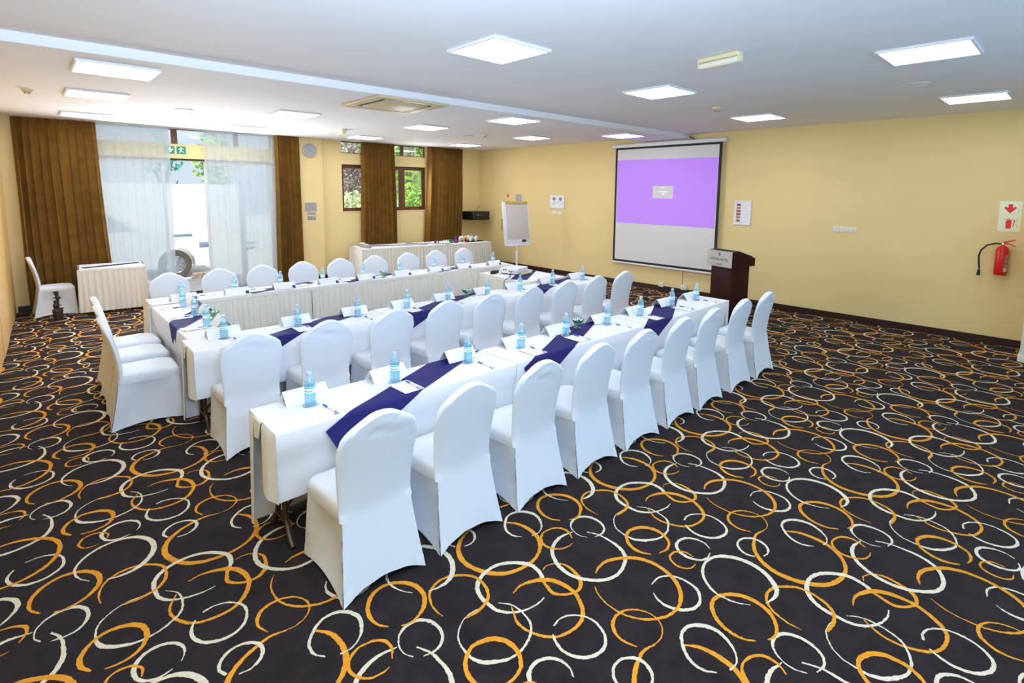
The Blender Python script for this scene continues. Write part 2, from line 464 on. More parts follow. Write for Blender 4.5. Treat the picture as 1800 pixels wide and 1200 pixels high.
SWIRL = [
 ('o', [(3205,1149,7),(3137,1165,14),(3043,1141,18),(2970,1102,22),(2911,1035,28),(2886,950,29),(2900,864,31),(2938,789,32),(3002,729,27),(3091,700,23),(3184,700,19),(3267,733,20),(3321,783,26),(3352,845,26),(3360,923,26),(3345,997,20),(3294,1067,9)]),
 ('c', [(3089,510,4),(3116,555,19),(3146,619,23),(3144,690,26),(3090,761,25),(3023,803,22),(2946,813,20),(2864,790,23),(2813,743,23),(2792,685,22),(2791,622,20),(2797,570,19),(2834,516,15),(2898,478,11),(2978,462,9),(3031,468,6)]),
 ('o', [(3169,610,6),(3208,620,6),(3269,590,10),(3292,542,15),(3286,479,19),(3265,425,22),(3217,387,18),(3173,387,14),(3120,414,16),(3087,461,20),(3099,517,18),(3118,583,13)]),
 ('o', [(2932,597,6),(2992,610,11),(3064,591,22),(3129,549,29),(3162,495,29),(3174,433,25),(3170,380,22),(3147,330,22),(3111,280,22),(3060,246,18),(2996,238,16),(2924,252,15),(2877,282,16),(2847,323,16),(2829,363,14),(2819,409,14),(2825,460,12),(2846,501,9),(2867,537,6)]),
 ('c', [(2761,634,4),(2679,643,5),(2622,626,6),(2566,583,7),(2541,536,8),(2535,485,10),(2537,438,17),(2560,392,21),(2609,352,19),(2660,326,14),(2719,321,11),(2772,333,11),(2829,363,11),(2862,398,11),(2878,451,10),(2882,504,9),(2870,554,7),(2832,601,5)]),
 ('c', [(1717,1534,11),(1763,1543,9),(1812,1529,10),(1855,1493,10),(1880,1441,11),(1876,1384,13),(1849,1330,14),(1802,1298,15),(1745,1297,17),(1694,1321,18),(1661,1359,17),(1645,1414,16),(1657,1467,13),(1678,1505,7)]),
 ('o', [(2502,1498,9),(2471,1555,20),(2475,1618,21),(2518,1679,18),(2584,1707,19),(2663,1682,26),(2707,1629,26),(2711,1552,22),(2671,1485,16),(2605,1462,13),(2546,1472,7)]),
 ('c', [(1127,1842,5),(1106,1883,6),(1110,1938,7),(1141,1985,10),(1190,2009,15),(1244,2005,19),(1282,1975,19),(1303,1920,18),(1296,1863,15),(1267,1822,13),(1223,1804,11),(1162,1814,5)]),
 ('c', [(2385,1876,9),(2415,1812,11),(2422,1742,15),(2416,1664,21),(2380,1594,23),(2317,1554,20),(2236,1534,19),(2161,1546,20),(2103,1586,22),(2053,1650,23),(2031,1721,24),(2041,1804,25),(2081,1880,22),(2140,1929,21),(2226,1952,18),(2319,1936,6)]),
 ('o', [(3493,679,7),(3520,731,13),(3515,783,17),(3474,819,13),(3403,830,11),(3350,801,15),(3325,758,17),(3332,709,15),(3368,662,11),(3426,644,8),(3462,648,4)]),
 ('o', [(1355,1940,5),(1350,1998,9),(1369,2069,11),(1404,2117,13),(1467,2145,14),(1537,2138,16),(1588,2104,17),(1633,2051,16),(1642,1986,15),(1624,1918,17),(1585,1872,17),(1512,1850,17),(1437,1855,13)]),
 ('o', [(2348,842,8),(2316,890,13),(2310,954,18),(2334,1022,21),(2384,1073,20),(2446,1094,19),(2512,1075,23),(2565,1026,26),(2589,965,26),(2582,893,23),(2541,834,20),(2487,802,15),(2439,792,12),(2397,807,7)]),
 ('c', [(2548,951,5),(2515,998,7),(2496,1055,10),(2498,1117,13),(2530,1178,14),(2587,1229,16),(2663,1254,15),(2742,1245,19),(2801,1205,26),(2839,1142,28),(2851,1069,28),(2833,992,28),(2786,928,28),(2730,894,21),(2671,890,14),(2617,903,4)]),
 ('c', [(2800,1293,5),(2823,1340,9),(2816,1393,15),(2778,1438,17),(2724,1453,17),(2674,1437,18),(2641,1393,20),(2638,1336,18),(2663,1288,15),(2710,1266,11),(2764,1275,5)]),
 ('o', [(2660,1321,6),(2666,1368,11),(2638,1408,12),(2586,1422,11),(2550,1405,12),(2529,1361,13),(2539,1312,11),(2575,1286,8),(2618,1287,5)]),
 ('c', [(2298,1365,7),(2361,1370,9),(2414,1347,11),(2446,1305,12),(2457,1252,14),(2449,1197,16),(2423,1162,15),(2377,1134,14),(2318,1133,17),(2274,1157,19),(2243,1195,19),(2227,1243,16),(2232,1289,11),(2254,1327,6)]),
 ('o', [(2143,1619,6),(2202,1638,14),(2275,1633,22),(2351,1592,24),(2410,1539,26),(2442,1468,24),(2446,1390,22),(2426,1317,23),(2385,1255,22),(2329,1213,21),(2266,1191,16),(2192,1193,15),(2135,1215,14),(2082,1252,14),(2041,1305,11),(2017,1369,10),(2017,1462,8),(2038,1524,7),(2063,1560,5)]),
 ('o', [(1962,1155,4),(2024,1147,5),(2077,1166,6),(2116,1210,8),(2122,1263,8),(2097,1320,10),(2045,1359,12),(1983,1368,15),(1931,1348,17),(1900,1307,16),(1892,1258,12),(1913,1197,7)]),
 ('c', [(2967,1054,6),(3014,1048,9),(3056,1068,14),(3083,1111,17),(3079,1162,16),(3034,1203,14),(2976,1208,12),(2932,1181,14),(2910,1134,14),(2926,1087,11)]),
 ('c', [(3277,887,6),(3245,935,12),(3249,1000,15),(3301,1066,15),(3358,1098,14),(3423,1091,19),(3471,1047,23),(3490,987,21),(3469,922,15),(3427,871,9),(3380,850,6),(3331,856,8)]),
]

def swirl_curve(row, step):
    P = np.array([(a / 1000, b / 1000, w / 1000) for a, b, w in row])
    d = np.r_[0, np.cumsum(np.linalg.norm(np.diff(P[:, :2], axis=0), axis=1))]
    n = max(10, int(d[-1] / step))
    t = np.linspace(0, d[-1], n)
    out = np.empty((n, 3))
    for c in range(3):
        tab = list(zip(d, P[:, c]))
        out[:, c] = [spl(tab, x) for x in t]
    return out

fl = MB()
fl.box(-0.75, WX + 0.15, -2.75, WY + 0.2, -0.12, 0.0)
rng = np.random.default_rng(3)
T = 1.22
for idx, (colr, row) in enumerate(SWIRL):
    fine, coarse = swirl_curve(row, 0.010), swirl_curve(row, 0.035)
    for a in range(-5, 8):
        for b in range(-4, 11):
            ox, oy = a * T, b * T
            cx, cy = row[0][0] / 1000 + ox, row[0][1] / 1000 + oy
            if not (-0.9 < cx < 10.2 and -2.8 < cy < 12.3):
                continue
            near = cx * cx + cy * cy < 30 and cy > -0.5
            c = fine if near else coarse
            n = len(c)
            p = c[:, :2] + (ox, oy)
            tg = np.gradient(p, axis=0)
            tg /= np.linalg.norm(tg, axis=1)[:, None]
            nr = np.c_[-tg[:, 1], tg[:, 0]]
            w = np.clip(c[:, 2], 0.004, 0.04) * 0.5
            j = (rng.normal(0, 0.0011, (n, 2)) if near else np.zeros((n, 2)))
            L = p + nr * (w + j[:, 0])[:, None]
            Q = p - nr * (w + j[:, 1])[:, None]
            lo = L.copy()
            L[:, 0] = np.clip(L[:, 0], -0.74, WX + .1); Q[:, 0] = np.clip(Q[:, 0], -0.74, WX + .1)
            L[:, 1] = np.clip(L[:, 1], -2.7, WY + .1); Q[:, 1] = np.clip(Q[:, 1], -2.7, WY + .1)
            z = 0.0014 + idx * 0.00006
            fl.cur = 1 if colr == 'o' else 2
            fl.add([(x, y, z) for x, y in L] + [(x, y, z) for x, y in Q], [(i, i + n, i + n + 1, i + 1) for i in range(n - 1)])
fl.cur = 0
floor = fl.build('floor', [MT['carpet'], MT['swirl_orange'], MT['swirl_cream']], None, 0)
floor['kind'] = 'structure'

struct('ceiling', MB().box(-0.8, WX + 0.2, -2.8, WY + 0.25, CZ, CZ + 0.15), MT['ceiling'])
# the boxed-in beam that runs across the ceiling
struct('trim_1', MB().rbox(-0.45, WX - 0.002, 5.42, 6.50, 3.12, CZ + 0.02, 0.006, 1), MT['ceiling'])

struct('wall_right', MB().box(WX, WX + 0.2, -2.75, WY + 0.22, -0.1, CZ + 0.1), MT['wall'])
# window wall with its openings
wb = MB()
y0, y1 = WY, WY + 0.22
for a, b, c, d in ((-0.6, 1.0, 0, CZ), (1.0, 4.02, 2.64, 2.91), (4.02, 5.57, 0, CZ), (5.57, 7.94, 0, 1.55), (5.57, 7.94, 2.66, 2.92), (7.94, WX, 0, CZ)):
    wb.box(a, b, y0, y1, c, d)
wb.box(4.45, 5.06, WY - 0.10, WY, 0, CZ)                 # shallow pillar beside the doors
wb.box(-0.30, 0.06, WY - 0.06, WY, 0, CZ)
struct('wall_back', wb, MT['wall'])
# wall behind the photographer; its wide window is added to go with the fill lamp
wf = MB()
for a, b, c, d in ((-0.8, 0.4, 0, CZ), (0.4, 7.2, 0, 0.75), (0.4, 7.2, 2.75, CZ), (7.2, WX, 0, CZ)):
    wf.box(a, b, -2.70, -2.50, c, d)
struct('wall_front', wf, MT['wall'])
w4 = struct('added_window', MB().box(0.4, 7.2, -2.66, -2.60, 0.75, 0.82).box(0.4, 7.2, -2.66, -2.60, 2.68, 2.75).box(4.16, 4.24, -2.66, -2.60, 0.82, 2.68).box(0.4, 0.48, -2.66, -2.60, 0.82, 2.68).box(7.12, 7.2, -2.66, -2.60, 0.82, 2.68), MT['window_wood'])
for a, b in ((0.48, 4.16), (4.24, 7.12)):
    struct('pane', MB().box(a, b, -2.64, -2.63, 0.82, 2.68), MT['pane'], w4)

# wooden folding partition: a core with one leaf after another
wl = MB()
wl.prism([(px_left(WY - .12) - 0.14, WY - .12), (px_left(-2.6) - 0.14, -2.6), (px_left(-2.6) - 0.05, -2.6), (px_left(WY - .12) - 0.05, WY - .12)], 0, CZ)
wall_left = struct('wall_left', wl, MT['partition'])
yy = WY - .12
leaf = 0
while yy > -2.5:
    ya, yb = yy, max(yy - 1.03, -2.55)
    o = 0.006 if leaf % 2 else 0.0
    struct('panel', MB().prism([(px_left(ya) - 0.05, ya - .006), (px_left(yb) - 0.05, yb + .006), (px_left(yb) - o, yb + .006), (px_left(ya) - o, ya - .006)], 0.012, CZ - 0.02), MT['partition'], wall_left)
    yy = yb - 0.001
    leaf += 1
    if yy < -2.5: break

struct('baseboard_right', MB().rbox(WX - 0.018, WX - 0.0005, -2.5, WY, 0.0, 0.105, 0.004, 1), MT['skirting'])
bb = MB()
bb.rbox(5.06, WX - 0.02, WY - 0.018, WY - 0.0005, 0, 0.105, 0.004, 1)
bb.rbox(4.04, 5.06, WY - 0.118, WY - 0.1005, 0, 0.105, 0.004, 1)
bb.rbox(-0.18, 0.99, WY - 0.078, WY - 0.0605, 0, 0.105, 0.004, 1)
struct('baseboard_back', bb, MT['skirting'])

# windows of the back wall
def window(name, x0, x1, z0, z1, bars, fr, m, y=WY + 0.10, t=0.05):
    f = MB()
    f.box(x0, x1, y, y + t, z0, z0 + fr).box(x0, x1, y, y + t, z1 - fr, z1)
    f.box(x0, x0 + fr, y, y + t, z0 + fr, z1 - fr).box(x1 - fr, x1, y, y + t, z0 + fr, z1 - fr)
    xs = [x0 + fr]
    for a, b in bars:
        f.box(a, b, y, y + t, z0 + fr, z1 - fr)
        xs += [a, b]
    xs.append(x1 - fr)
    o = struct(name, f, m)
    for i in range(0, len(xs), 2):
        struct('pane', MB().box(xs[i], xs[i + 1], y + t * .4, y + t * .4 + 0.006, z0 + fr, z1 - fr), MT['pane'], o)
    return o
window('window_1', 5.57, 7.94, 1.55, 2.66, ((6.38, 6.52), (7.16, 7.32)), 0.085, MT['window_wood'])
window('window_2', 5.57, 7.94, 2.92, CZ - 0.001, ((6.40, 6.47), (7.22, 7.30)), 0.022, MT['window_wood'])
window('window_3', 1.0, 4.02, 2.91, CZ - 0.001, ((2.20, 2.30), (3.30, 3.38)), 0.012, MT['window_wood'])
struct('trim_2', MB().rbox(5.50, 7.98, WY - 0.012, WY + 0.16, 1.525, 1.548, 0.004, 1), MT['wall'])
# glass doors: slim pale frames, the middle leaf slid open
dr = MB()
yd = WY + 0.12
dr.box(1.0, 4.02, yd - 0.03, yd + 0.05, 2.605, 2.64)
door = struct('door_1', dr, MT['window_wood'])
def leafp(x0, x1, z0, z1, yy):
    f = MB()
    w = 0.05
    f.box(x0, x1, yy, yy + .035, z0, z0 + w).box(x0, x1, yy, yy + .035, z1 - w, z1).box(x0, x0 + w, yy, yy + .035, z0 + w, z1 - w).box(x1 - w, x1, yy, yy + .035, z0 + w, z1 - w)
    o = struct('door_frame', f, MT['white_plastic'], door)
    g = MB().box(x0 + w, x1 - w, yy + .014, yy + .02, z0 + w, z1 - w).build('pane', MT['pane'], o, 0)
leafp(1.0, 2.06, 0.01, 2.60, yd)
leafp(2.74, 3.40, 0.01, 2.60, yd + .04)
leafp(3.40, 4.02, 0.01, 2.24, yd)
leafp(3.40, 4.02, 2.26, 2.60, yd)

# ------------------------------------------------------------------ yard outside
struct('ground', MB().box(-14, 30, WY + 0.22, 45, -0.25, -0.02), MT['paving'])
yw = MB().box(-14, 5.4, 19.0, 19.2, -0.02, 2.2)
struct('yard_wall', yw, MT['yard_wall'])

def leaves(mb, cx, cy, cz, rx, ry, rz, n, size, seed, up=0.3):
    rr = random.Random(seed)
    for _ in range(n):
        while True:
            a, b, c = rr.uniform(-1, 1), rr.uniform(-1, 1), rr.uniform(-1, 1)
            q = a * a + b * b + c * c
            if 0.12 < q < 1: break
        p = Vector((cx + a * rx, cy + b * ry, cz + c * rz))
        d = Vector((rr.gauss(0, 1), rr.gauss(0, 1), rr.gauss(0, 1) * .6 + up)).normalized()
        s_ = d.cross(Vector((rr.gauss(0, 1), rr.gauss(0, 1), rr.gauss(0, 1)))).normalized()
        L = size * rr.uniform(.7, 1.4)
        w = L * .34
        mb.add([p, p + d * L * .5 + s_ * w, p + d * L, p + d * L * .5 - s_ * w], [(0, 1, 2, 3)])

def bush(x, y, h, r, m, n, size, seed, label, cat='bush', name='bush'):
    t = thing(name, label, cat, (x, y, -0.02))
    f = MB()
    leaves(f, 0, 0, h * .55, r, r, h * .5, n, size, seed)
    f.build('foliage', MT[m], t, 0)
    s_ = MB()
    for k in range(5):
        a = k * 1.3
        s_.tube([(0.05 * math.cos(a), 0.05 * math.sin(a), 0), (r * .4 * math.cos(a), r * .4 * math.sin(a), h * .45), (r * .6 * math.cos(a), r * .6 * math.sin(a), h * .8)], [.03, .02, .01], 6)
    s_.build('trunk', MT['bark'], t)
    return t

def tree(x, y, h, r, m, n, size, seed, label, zc=None, rz_=None):
    t = thing('tree', label, 'tree', (x, y, -0.02))
    f = MB()
    leaves(f, 0, 0, zc or h * .7, r, r, rz_ or h * .35, n, size, seed)
    f.build('foliage', MT[m], t, 0)
    s_ = MB().tube([(0, 0, 0), (.06, .03, h * .35), (-.04, .05, h * .75)], [.16, .12, .05], 9)
    for k in range(6):
        a = k * 1.05
        s_.tube([(.03, .03, h * (.35 + .05 * k)), (r * .6 * math.cos(a), r * .6 * math.sin(a), h * (.6 + .05 * k))], [.05, .015], 6)
    s_.build('trunk', MT['bark'], t)
    return t

bush(7.05, 14.3, 1.95, 0.75, 'leaf_pale', 2600, .10, 11, 'pale sunlit bush outside the half-hidden window pane beside the pillar')
bush(9.30, 14.6, 2.15, 0.62, 'leaf_bright', 2600, .10, 12, 'bright green bush outside the window between the two brown curtains')
tree(8.30, 17.3, 4.0, 1.05, 'leaf_purple', 4600, .10, 14, 'tree with dull purple leaves behind the pale bush', 2.45, 1.25)
tree(10.7, 22.3, 5.6, 1.5, 'leaf_bright', 5200, .20, 15, 'tall bright green tree behind the purple-leaved tree', 3.2, 2.6)
tree(14.2, 21.8, 5.6, 1.5, 'leaf_bright', 5200, .20, 18, 'tall bright green tree behind the clump of palm stems', 3.2, 2.6)
tree(3.45, 20.3, 3.9, .62, 'leaf_teal', 260, .16, 16, 'sparse blue-green tree behind the yard wall opposite the doors', 3.1, 0.6)
tree(4.95, 20.3, 4.2, .62, 'leaf_bright', 420, .15, 17, 'thin bright green tree over the yard wall beside the doors', 3.0, 1.0)

def palm(x, y, label, seed, nst, nfr):
    rr = random.Random(seed)
    t = thing('palm', label, 'palm', (x, y, -0.02))
    for k in range(nst):
        a, d = rr.uniform(0, 6.28), rr.uniform(.05, .55)
        bx, by = d * math.cos(a), d * math.sin(a)
        MB().tube([(bx * .7, by * .7, 0), (bx, by, 1.6), (bx * 1.45, by * 1.45, 3.2 + rr.uniform(0, .6))], [.045, .04, .03], 8).build('stem', MT['culm'], t)
    for k in range(nfr):
        a, tz = 6.28 * k / nfr + rr.uniform(-.2, .2), rr.uniform(2.2, 3.9)
        f = MB()
        for i in range(22):
            u = i / 21
            r_ = 0.15 + .95 * u
            z = tz + .55 * u - 1.0 * u * u
            p = Vector((r_ * math.cos(a), r_ * math.sin(a), z))
            tdir = Vector((math.cos(a), math.sin(a), .3 - u)).normalized()
            sd = Vector((-math.sin(a), math.cos(a), 0))
            for sg in (-1, 1):
                tip = p + sd * sg * .36 * (1 - .5 * u) + tdir * .16 - Vector((0, 0, .10))
                f.add([p, p + tdir * .055, tip], [(0, 1, 2)])
        f.build('frond', MT['leaf_bright'], t, 0)
palm(10.55, 16.3, 'clump of grey palm stems with arching fronds outside the window', 5, 26, 18)

# white car parked outside the doors; only its wheel shows clearly
car = thing('car', 'white car parked outside the open glass door, one wheel showing', 'car', (2.53, 14.22, -0.02))
prof = [(-3.0, .32), (-3.05, .75), (-2.95, 1.05), (-2.6, 1.55), (-1.2, 1.62), (-.55, 1.12), (.45, 1.0), (.72, .85), (.78, .40), (.62, .26), (.40, .26)]
for k in range(9):
    a = PI * k / 8
    prof.append((.40 * math.cos(a), .33 + .40 * math.sin(a)))
prof += [(-.40, .26), (-1.95, .26)]
for k in range(9):
    a = PI * k / 8
    prof.append((-2.35 + .40 * math.cos(a), .33 + .40 * math.sin(a)))
prof += [(-2.75, .28)]
MB().prism(prof, 0.0, 1.7, 'y').build('car_body', MT['car_paint'], car, 40)
for wx in (0.0, -2.35):
    w = MB()
    w.lathe([(.20, -.10), (.27, -.11), (.315, -.10), (.33, -.06), (.33, .06), (.315, .10), (.2, .10)], 36, cap=False)
    w.xf(Matrix(((1, 0, 0, wx), (0, 0, 1, .10), (0, -1, 0, .33), (0, 0, 0, 1))))
    tyre = w.build('tyre', MT['rubber'], car)
    rim = MB()
    rim.lathe([(.20, -.09), (.215, -.10), (.205, -.07), (.19, -.03), (.0, -.035)], 36, cap=False)
    rim.lathe([(.0, -.075), (.035, -.075), (.04, -.03)], 16)
    for k in range(7):
        a = 2 * PI * k / 7
        c_, s_ = math.cos(a), math.sin(a)
        rim.tube([(.03 * c_, .03 * s_, -.065), (.2 * c_, .2 * s_, -.075)], .017, 6)
    rim.xf(Matrix(((1, 0, 0, wx), (0, 0, 1, .10), (0, -1, 0, .33), (0, 0, 0, 1))))
    rim.build('wheel_rim', MT['chrome'], car)
MB().rbox(-.02, .36, -.012, .02, .98, 1.03, .008).build('side_lamp', MT['lamp_glass'], car)
MB().rbox(.50, .74, -.012, .05, .70, .82, .01).build('headlamp', MT['lamp_glass'], car)
MB().prism([(-2.5, 1.12), (-2.35, 1.50), (-1.25, 1.55), (-.75, 1.14)], -.006, .02, 'y').build('side_window', MT['car_glass'], car)
bk = thing('brick_stack', 'low run of rough bricks on the ground beside the car wheel', 'bricks', (2.80, 13.95, -0.02))
for k in range(10):
    i, j = k % 5, k // 5
    MB().rbox(i * .105 - .02 + .04 * j, i * .105 + .078 + .04 * j, 0, .14, j * .062, j * .062 + .058, .006, 1).build('brick', MT['brick'], bk)

# ------------------------------------------------------------------ covered chairs (local: faces +y, rear tips on y = 0)
W_T = [(0, .238), (.08, .230), (.22, .215), (.45, .196), (.60, .204), (.74, .217), (.83, .219), (1.0, .219)]
YR_T = [(0, .004), (.12, .030), (.30, .066), (.45, .083), (.60, .074), (.78, .040), (.96, -.006)]
DROP = [(0, 0), (.14, .002), (.30, .014), (.50, .038), (.70, .064), (.84, .086), (.93, .110), (.975, .135), (1.0, .17)]
def ch_top(u): return .955 - spl(DROP, abs(u))
def ch_w(z): return spl(W_T, z)
def ch_y(z): return spl(YR_T, z)

def chair_meshes(seed):
    rr = random.Random(seed)
    ph = [rr.uniform(0, 6) for _ in range(6)]
    amp = rr.choice([.0015, .004, .006])
    def wr(u, z):      # a few soft wrinkles under the crown
        g = math.exp(-((z - .875) / .045) ** 2) * math.exp(-((u - .1 * math.sin(ph[0])) / .5) ** 2)
        h = math.exp(-((z - .08) / .07) ** 2)
        return amp * g * (math.sin(55 * z + 3.5 * u + ph[1]) + .6 * math.sin(90 * z - 7 * u + ph[2])) + .003 * h * math.sin(11 * u + ph[3])
    ZS = .40
    back = MB()
    NU, NV, NL = 22, 26, 14
    def rear_pt(u, z):
        x = u * ch_w(z)
        puff = .010 * (1 - u * u) * max(0, min(1, (z - .42) / .15))
        return (x, ch_y(z) - puff + wr(u, z) + .010 * abs(u) ** 6 * (1 if z > .42 else 0), z)
    def low(i, j):
        u = -1 + 2 * i
        hem = .060 * (1 - abs(u) ** 2.2)
        return rear_pt(u, lerp(hem, ZS, j))
    back.grid(low, NU, NL)
    def rear(i, j):
        u = -1 + 2 * i
        return rear_pt(u, lerp(ZS, ch_top(u), j))
    def frontp(i, j):
        u = -1 + 2 * i
        z = lerp(ZS, ch_top(u), j)
        x, y, z = u * ch_w(z), ch_y(z), z
        return (x, y + .040 + .012 * (1 - u * u) - .010 * abs(u) ** 6, z)
    back.grid(rear, NU, NV)
    back.grid(frontp, NU, NV, flip=True)
    # rounded edge running up one side, over the crown and down the other
    path = [(0.0, j / NV) for j in range(NV + 1)] + [(i / NU, 1.0) for i in range(1, NU)] + [(1.0, 1 - j / NV) for j in range(NV + 1)]
    A = [Vector(rear(*p)) for p in path]
    B_ = [Vector(frontp(*p)) for p in path]
    rows = []
    K = 5
    for k in range(K + 1):
        t = k / K
        row = []
        for n_ in range(len(path)):
            d = A[min(n_ + 1, len(A) - 1)] - A[max(n_ - 1, 0)]
            o = Vector((-d.z, 0, d.x)).normalized()
            row.append(A[n_].lerp(B_[n_], t) + o * .013 * math.sin(PI * t))
        rows.append(row)
    vs = [p for r_ in rows for p in r_]
    n = len(path)
    back.add(vs, [(k * n + i, k * n + i + 1, (k + 1) * n + i + 1, (k + 1) * n + i) for k in range(K) for i in range(n - 1)])
    bm_ = back
    # weld the seams so that the shading runs through
    def weld(mb):
        b = bmesh.new()
        vv = [b.verts.new(p) for p in mb.v]
        for f in mb.f:
            try: b.faces.new([vv[i] for i in f])
            except ValueError: pass
        bmesh.ops.remove_doubles(b, verts=b.verts, dist=.0004)
        b.verts.index_update()
        o = MB()
        o.add([tuple(p.co) for p in b.verts], [[q.index for q in f.verts] for f in b.faces])
        b.free()
        return o
    back = weld(bm_)
    # seat
    def outline(s_, hwf, hwr, yf, yr, rf, n_c=5, n_s=7, n_f=7):
        pts = []
        for i in range(n_s + 1):                       # one side, rear to front
            t = i / n_s
            pts.append((-lerp(hwr, hwf, t), lerp(yr, yf - rf, t)))
        for i in range(1, n_c):
            a = PI - (PI / 2) * i / n_c
            pts.append((-hwf + rf + rf * math.cos(a), yf - rf + rf * math.sin(a)))
        for i in range(n_f + 1):
            pts.append((lerp(-hwf + rf, hwf - rf, i / n_f), yf))
        for i in range(1, n_c):
            a = PI / 2 - (PI / 2) * i / n_c
            pts.append((hwf - rf + rf * math.cos(a), yf - rf + rf * math.sin(a)))
        for i in range(n_s + 1):
            t = 1 - i / n_s
            pts.append((lerp(hwr, hwf, t), lerp(yr, yf - rf, t)))
        return [(x * s_, .33 + (y - .33) * s_) for x, y in pts]
    base = outline(1, .214, .190, .545, .100, .075)
    seat = MB()
    n = len(base)
    lv = [(1.0, .385), (1.012, .405), (1.012, .430), (.995, .452), (.955, .466), (.88, .473), (.6, .478), (.3, .480), (.04, .481)]
    vs = [(x * s_, .33 + (y - .33) * s_, z - .010 * max(0, (y - .42) / .12) * (z > .44)) for s_, z in lv for x, y in base]
    fs = [(k * n + i, k * n + (i + 1) % n, (k + 1) * n + (i + 1) % n, (k + 1) * n + i) for k in range(len(lv) - 1) for i in range(n)]
    fs.append(tuple((len(lv) - 1) * n + i for i in range(n)))
    seat.add(vs, fs)
    # side and front cloth stretched from the seat down to the four feet
    sk = MB()
    NS, NC, NF, NT = 12, 4, 10, 14
    def side_pt(kind, q, t, sg):
        zt = .398
        hemz = .030 * math.sin(PI * q) if kind != 'c' else 0
        z = lerp(zt, hemz, t)
        rx, ry = ch_w(z), ch_y(z) + .004
        fw, fy, fr = lerp(.214, .228, t), lerp(.545, .560, t), lerp(.075, .018, t ** .6)
        if kind == 's':
            x, y = lerp(rx, fw, q), lerp(ry, fy - fr, q)
            x -= .052 * math.sin(PI * q) ** .8 * math.sin(PI * min(1, t * .92 + .04)) ** .8
            x += .0022 * math.sin(70 * q + 20 * t + ph[4]) * math.exp(-((q - .12) / .16) ** 2)
            return (sg * x, y, z)
        if kind == 'c':
            a = (PI / 2) * q
            return (sg * (fw - fr + fr * math.cos(a)), fy - fr + fr * math.sin(a), z)
        x = lerp(fw - fr, -(fw - fr), q)
        return (sg * x, fy - .03 * math.sin(PI * q) * math.sin(PI * t), z)
    cols = [('s', i / NS, 1) for i in range(NS + 1)] + [('c', i / NC, 1) for i in range(1, NC)] + [('f', i / NF, 1) for i in range(NF + 1)]
    cols += [('c', 1 - i / NC, -1) for i in range(1, NC)] + [('s', 1 - i / NS, -1) for i in range(NS + 1)]
    nc = len(cols)
    vs = [side_pt(k, q, t / NT, sg) for t in range(NT + 1) for k, q, sg in cols]
    sk.add(vs, [(t * nc + i, t * nc + i + 1, (t + 1) * nc + i + 1, (t + 1) * nc + i) for t in range(NT) for i in range(nc - 1)])
    # doubled cloth pockets that take the feet
    pk = []
    for sg in (-1, 1):
        p = MB()
        def rp(i, j, sg=sg):
            u = sg * lerp(1.0, .80, i)
            hem = .060 * (1 - abs(u) ** 2.2)
            q = rear_pt(u, lerp(hem, hem + .062, j))
            return (q[0], q[1] - .0022, q[2])
        p.grid(rp, 5, 5, flip=(sg > 0))
        def sp(i, j, sg=sg):
            q_ = lerp(0, .14, i)
            q = side_pt('s', q_, lerp(1.0, .83, j), sg)
            return (q[0] + sg * .0022, q[1], q[2])
        p.grid(sp, 4, 5, flip=(sg < 0))
        pk.append(weld(p).mesh('foot_pocket', MT['cover_seam'], 60))
    for sg in (-1, 1):
        p = MB()
        cc = [('s', .88 + .12 * i / 3, sg) for i in range(4)] + [('c', i / 3, sg) for i in range(1, 3)] + [('f', .12 * i / 3, sg) for i in range(4)]
        m = len(cc)
        vs = []
        for t in range(5):
            for k, q, s2 in cc:
                a = Vector(side_pt(k, q, lerp(.86, 1.0, t / 4), s2))
                o = Vector((a.x - sg * .15, a.y - .48, 0)).normalized() * .0022
                vs.append(a + o)
        p.add(vs, [(t * m + i, t * m + i + 1, (t + 1) * m + i + 1, (t + 1) * m + i) for t in range(4) for i in range(m - 1)])
        pk.append(p.mesh('foot_pocket', MT['cover_seam'], 60))
    return back.mesh('backrest', MT['cover'], 62), seat.mesh('seat', MT['cover'], 50), sk.mesh('chair_skirt', MT['cover'], 60), pk

CH_VAR = [chair_meshes(s) for s in (1, 2, 3, 4)]
def chair(loc, rz, label, group, var):
    t = thing('banquet_chair', label, 'chair', loc, rz, group)
    b, s_, k, pk = CH_VAR[var % len(CH_VAR)]
    for nm, me in [('backrest', b), ('seat', s_), ('chair_skirt', k)] + [('foot_pocket', p) for p in pk]:
        o = bpy.data.objects.new(nm, me)
        C.objects.link(o)
        o.parent = t
    return t

rj = random.Random(21)
ROW_A = [1.255, 1.835, 2.445, 3.045, 3.64, 4.255, 4.83, 5.495, 6.12]
ROW_B = [1.235, 1.842, 2.482, 3.088, 3.695, 4.31, 4.933, 5.539, 6.155]
ROW_C = [1.34, 1.94, 2.51, 3.10, 3.71, 4.32, 4.97, 5.57, 6.21]
for i, x in enumerate(ROW_A):
    w = 'last' if i == 8 else ordinal(i)
    tail = ' and beside the podium' if i == 8 else ''
    chair((x, 2.297, 0), R(rj.uniform(-1.2, 1.2)), f'white covered chair, {w} from the partition in the row by the open carpet', 'chairs in the row by the open carpet', [0, 2, 1, 2, 3, 2, 3, 1, 0][i])
for i, x in enumerate(ROW_B):
    w = 'last' if i == 8 else ordinal(i)
    chair((x, 4.265, 0), R(rj.uniform(-1.5, 1.5)), f'white covered chair, {w} from the partition in the middle row', 'chairs in the middle row', [0, 1, 2, 2, 1, 3, 2, 2, 0][i])
for i, x in enumerate(ROW_C):
    w = 'last' if i == 8 else ordinal(i)
    chair((x, 8.12, 0), PI + R(rj.uniform(-2, 2)), f'white covered chair, {w} from the partition in the row facing the room', 'chairs behind the skirted row', i)
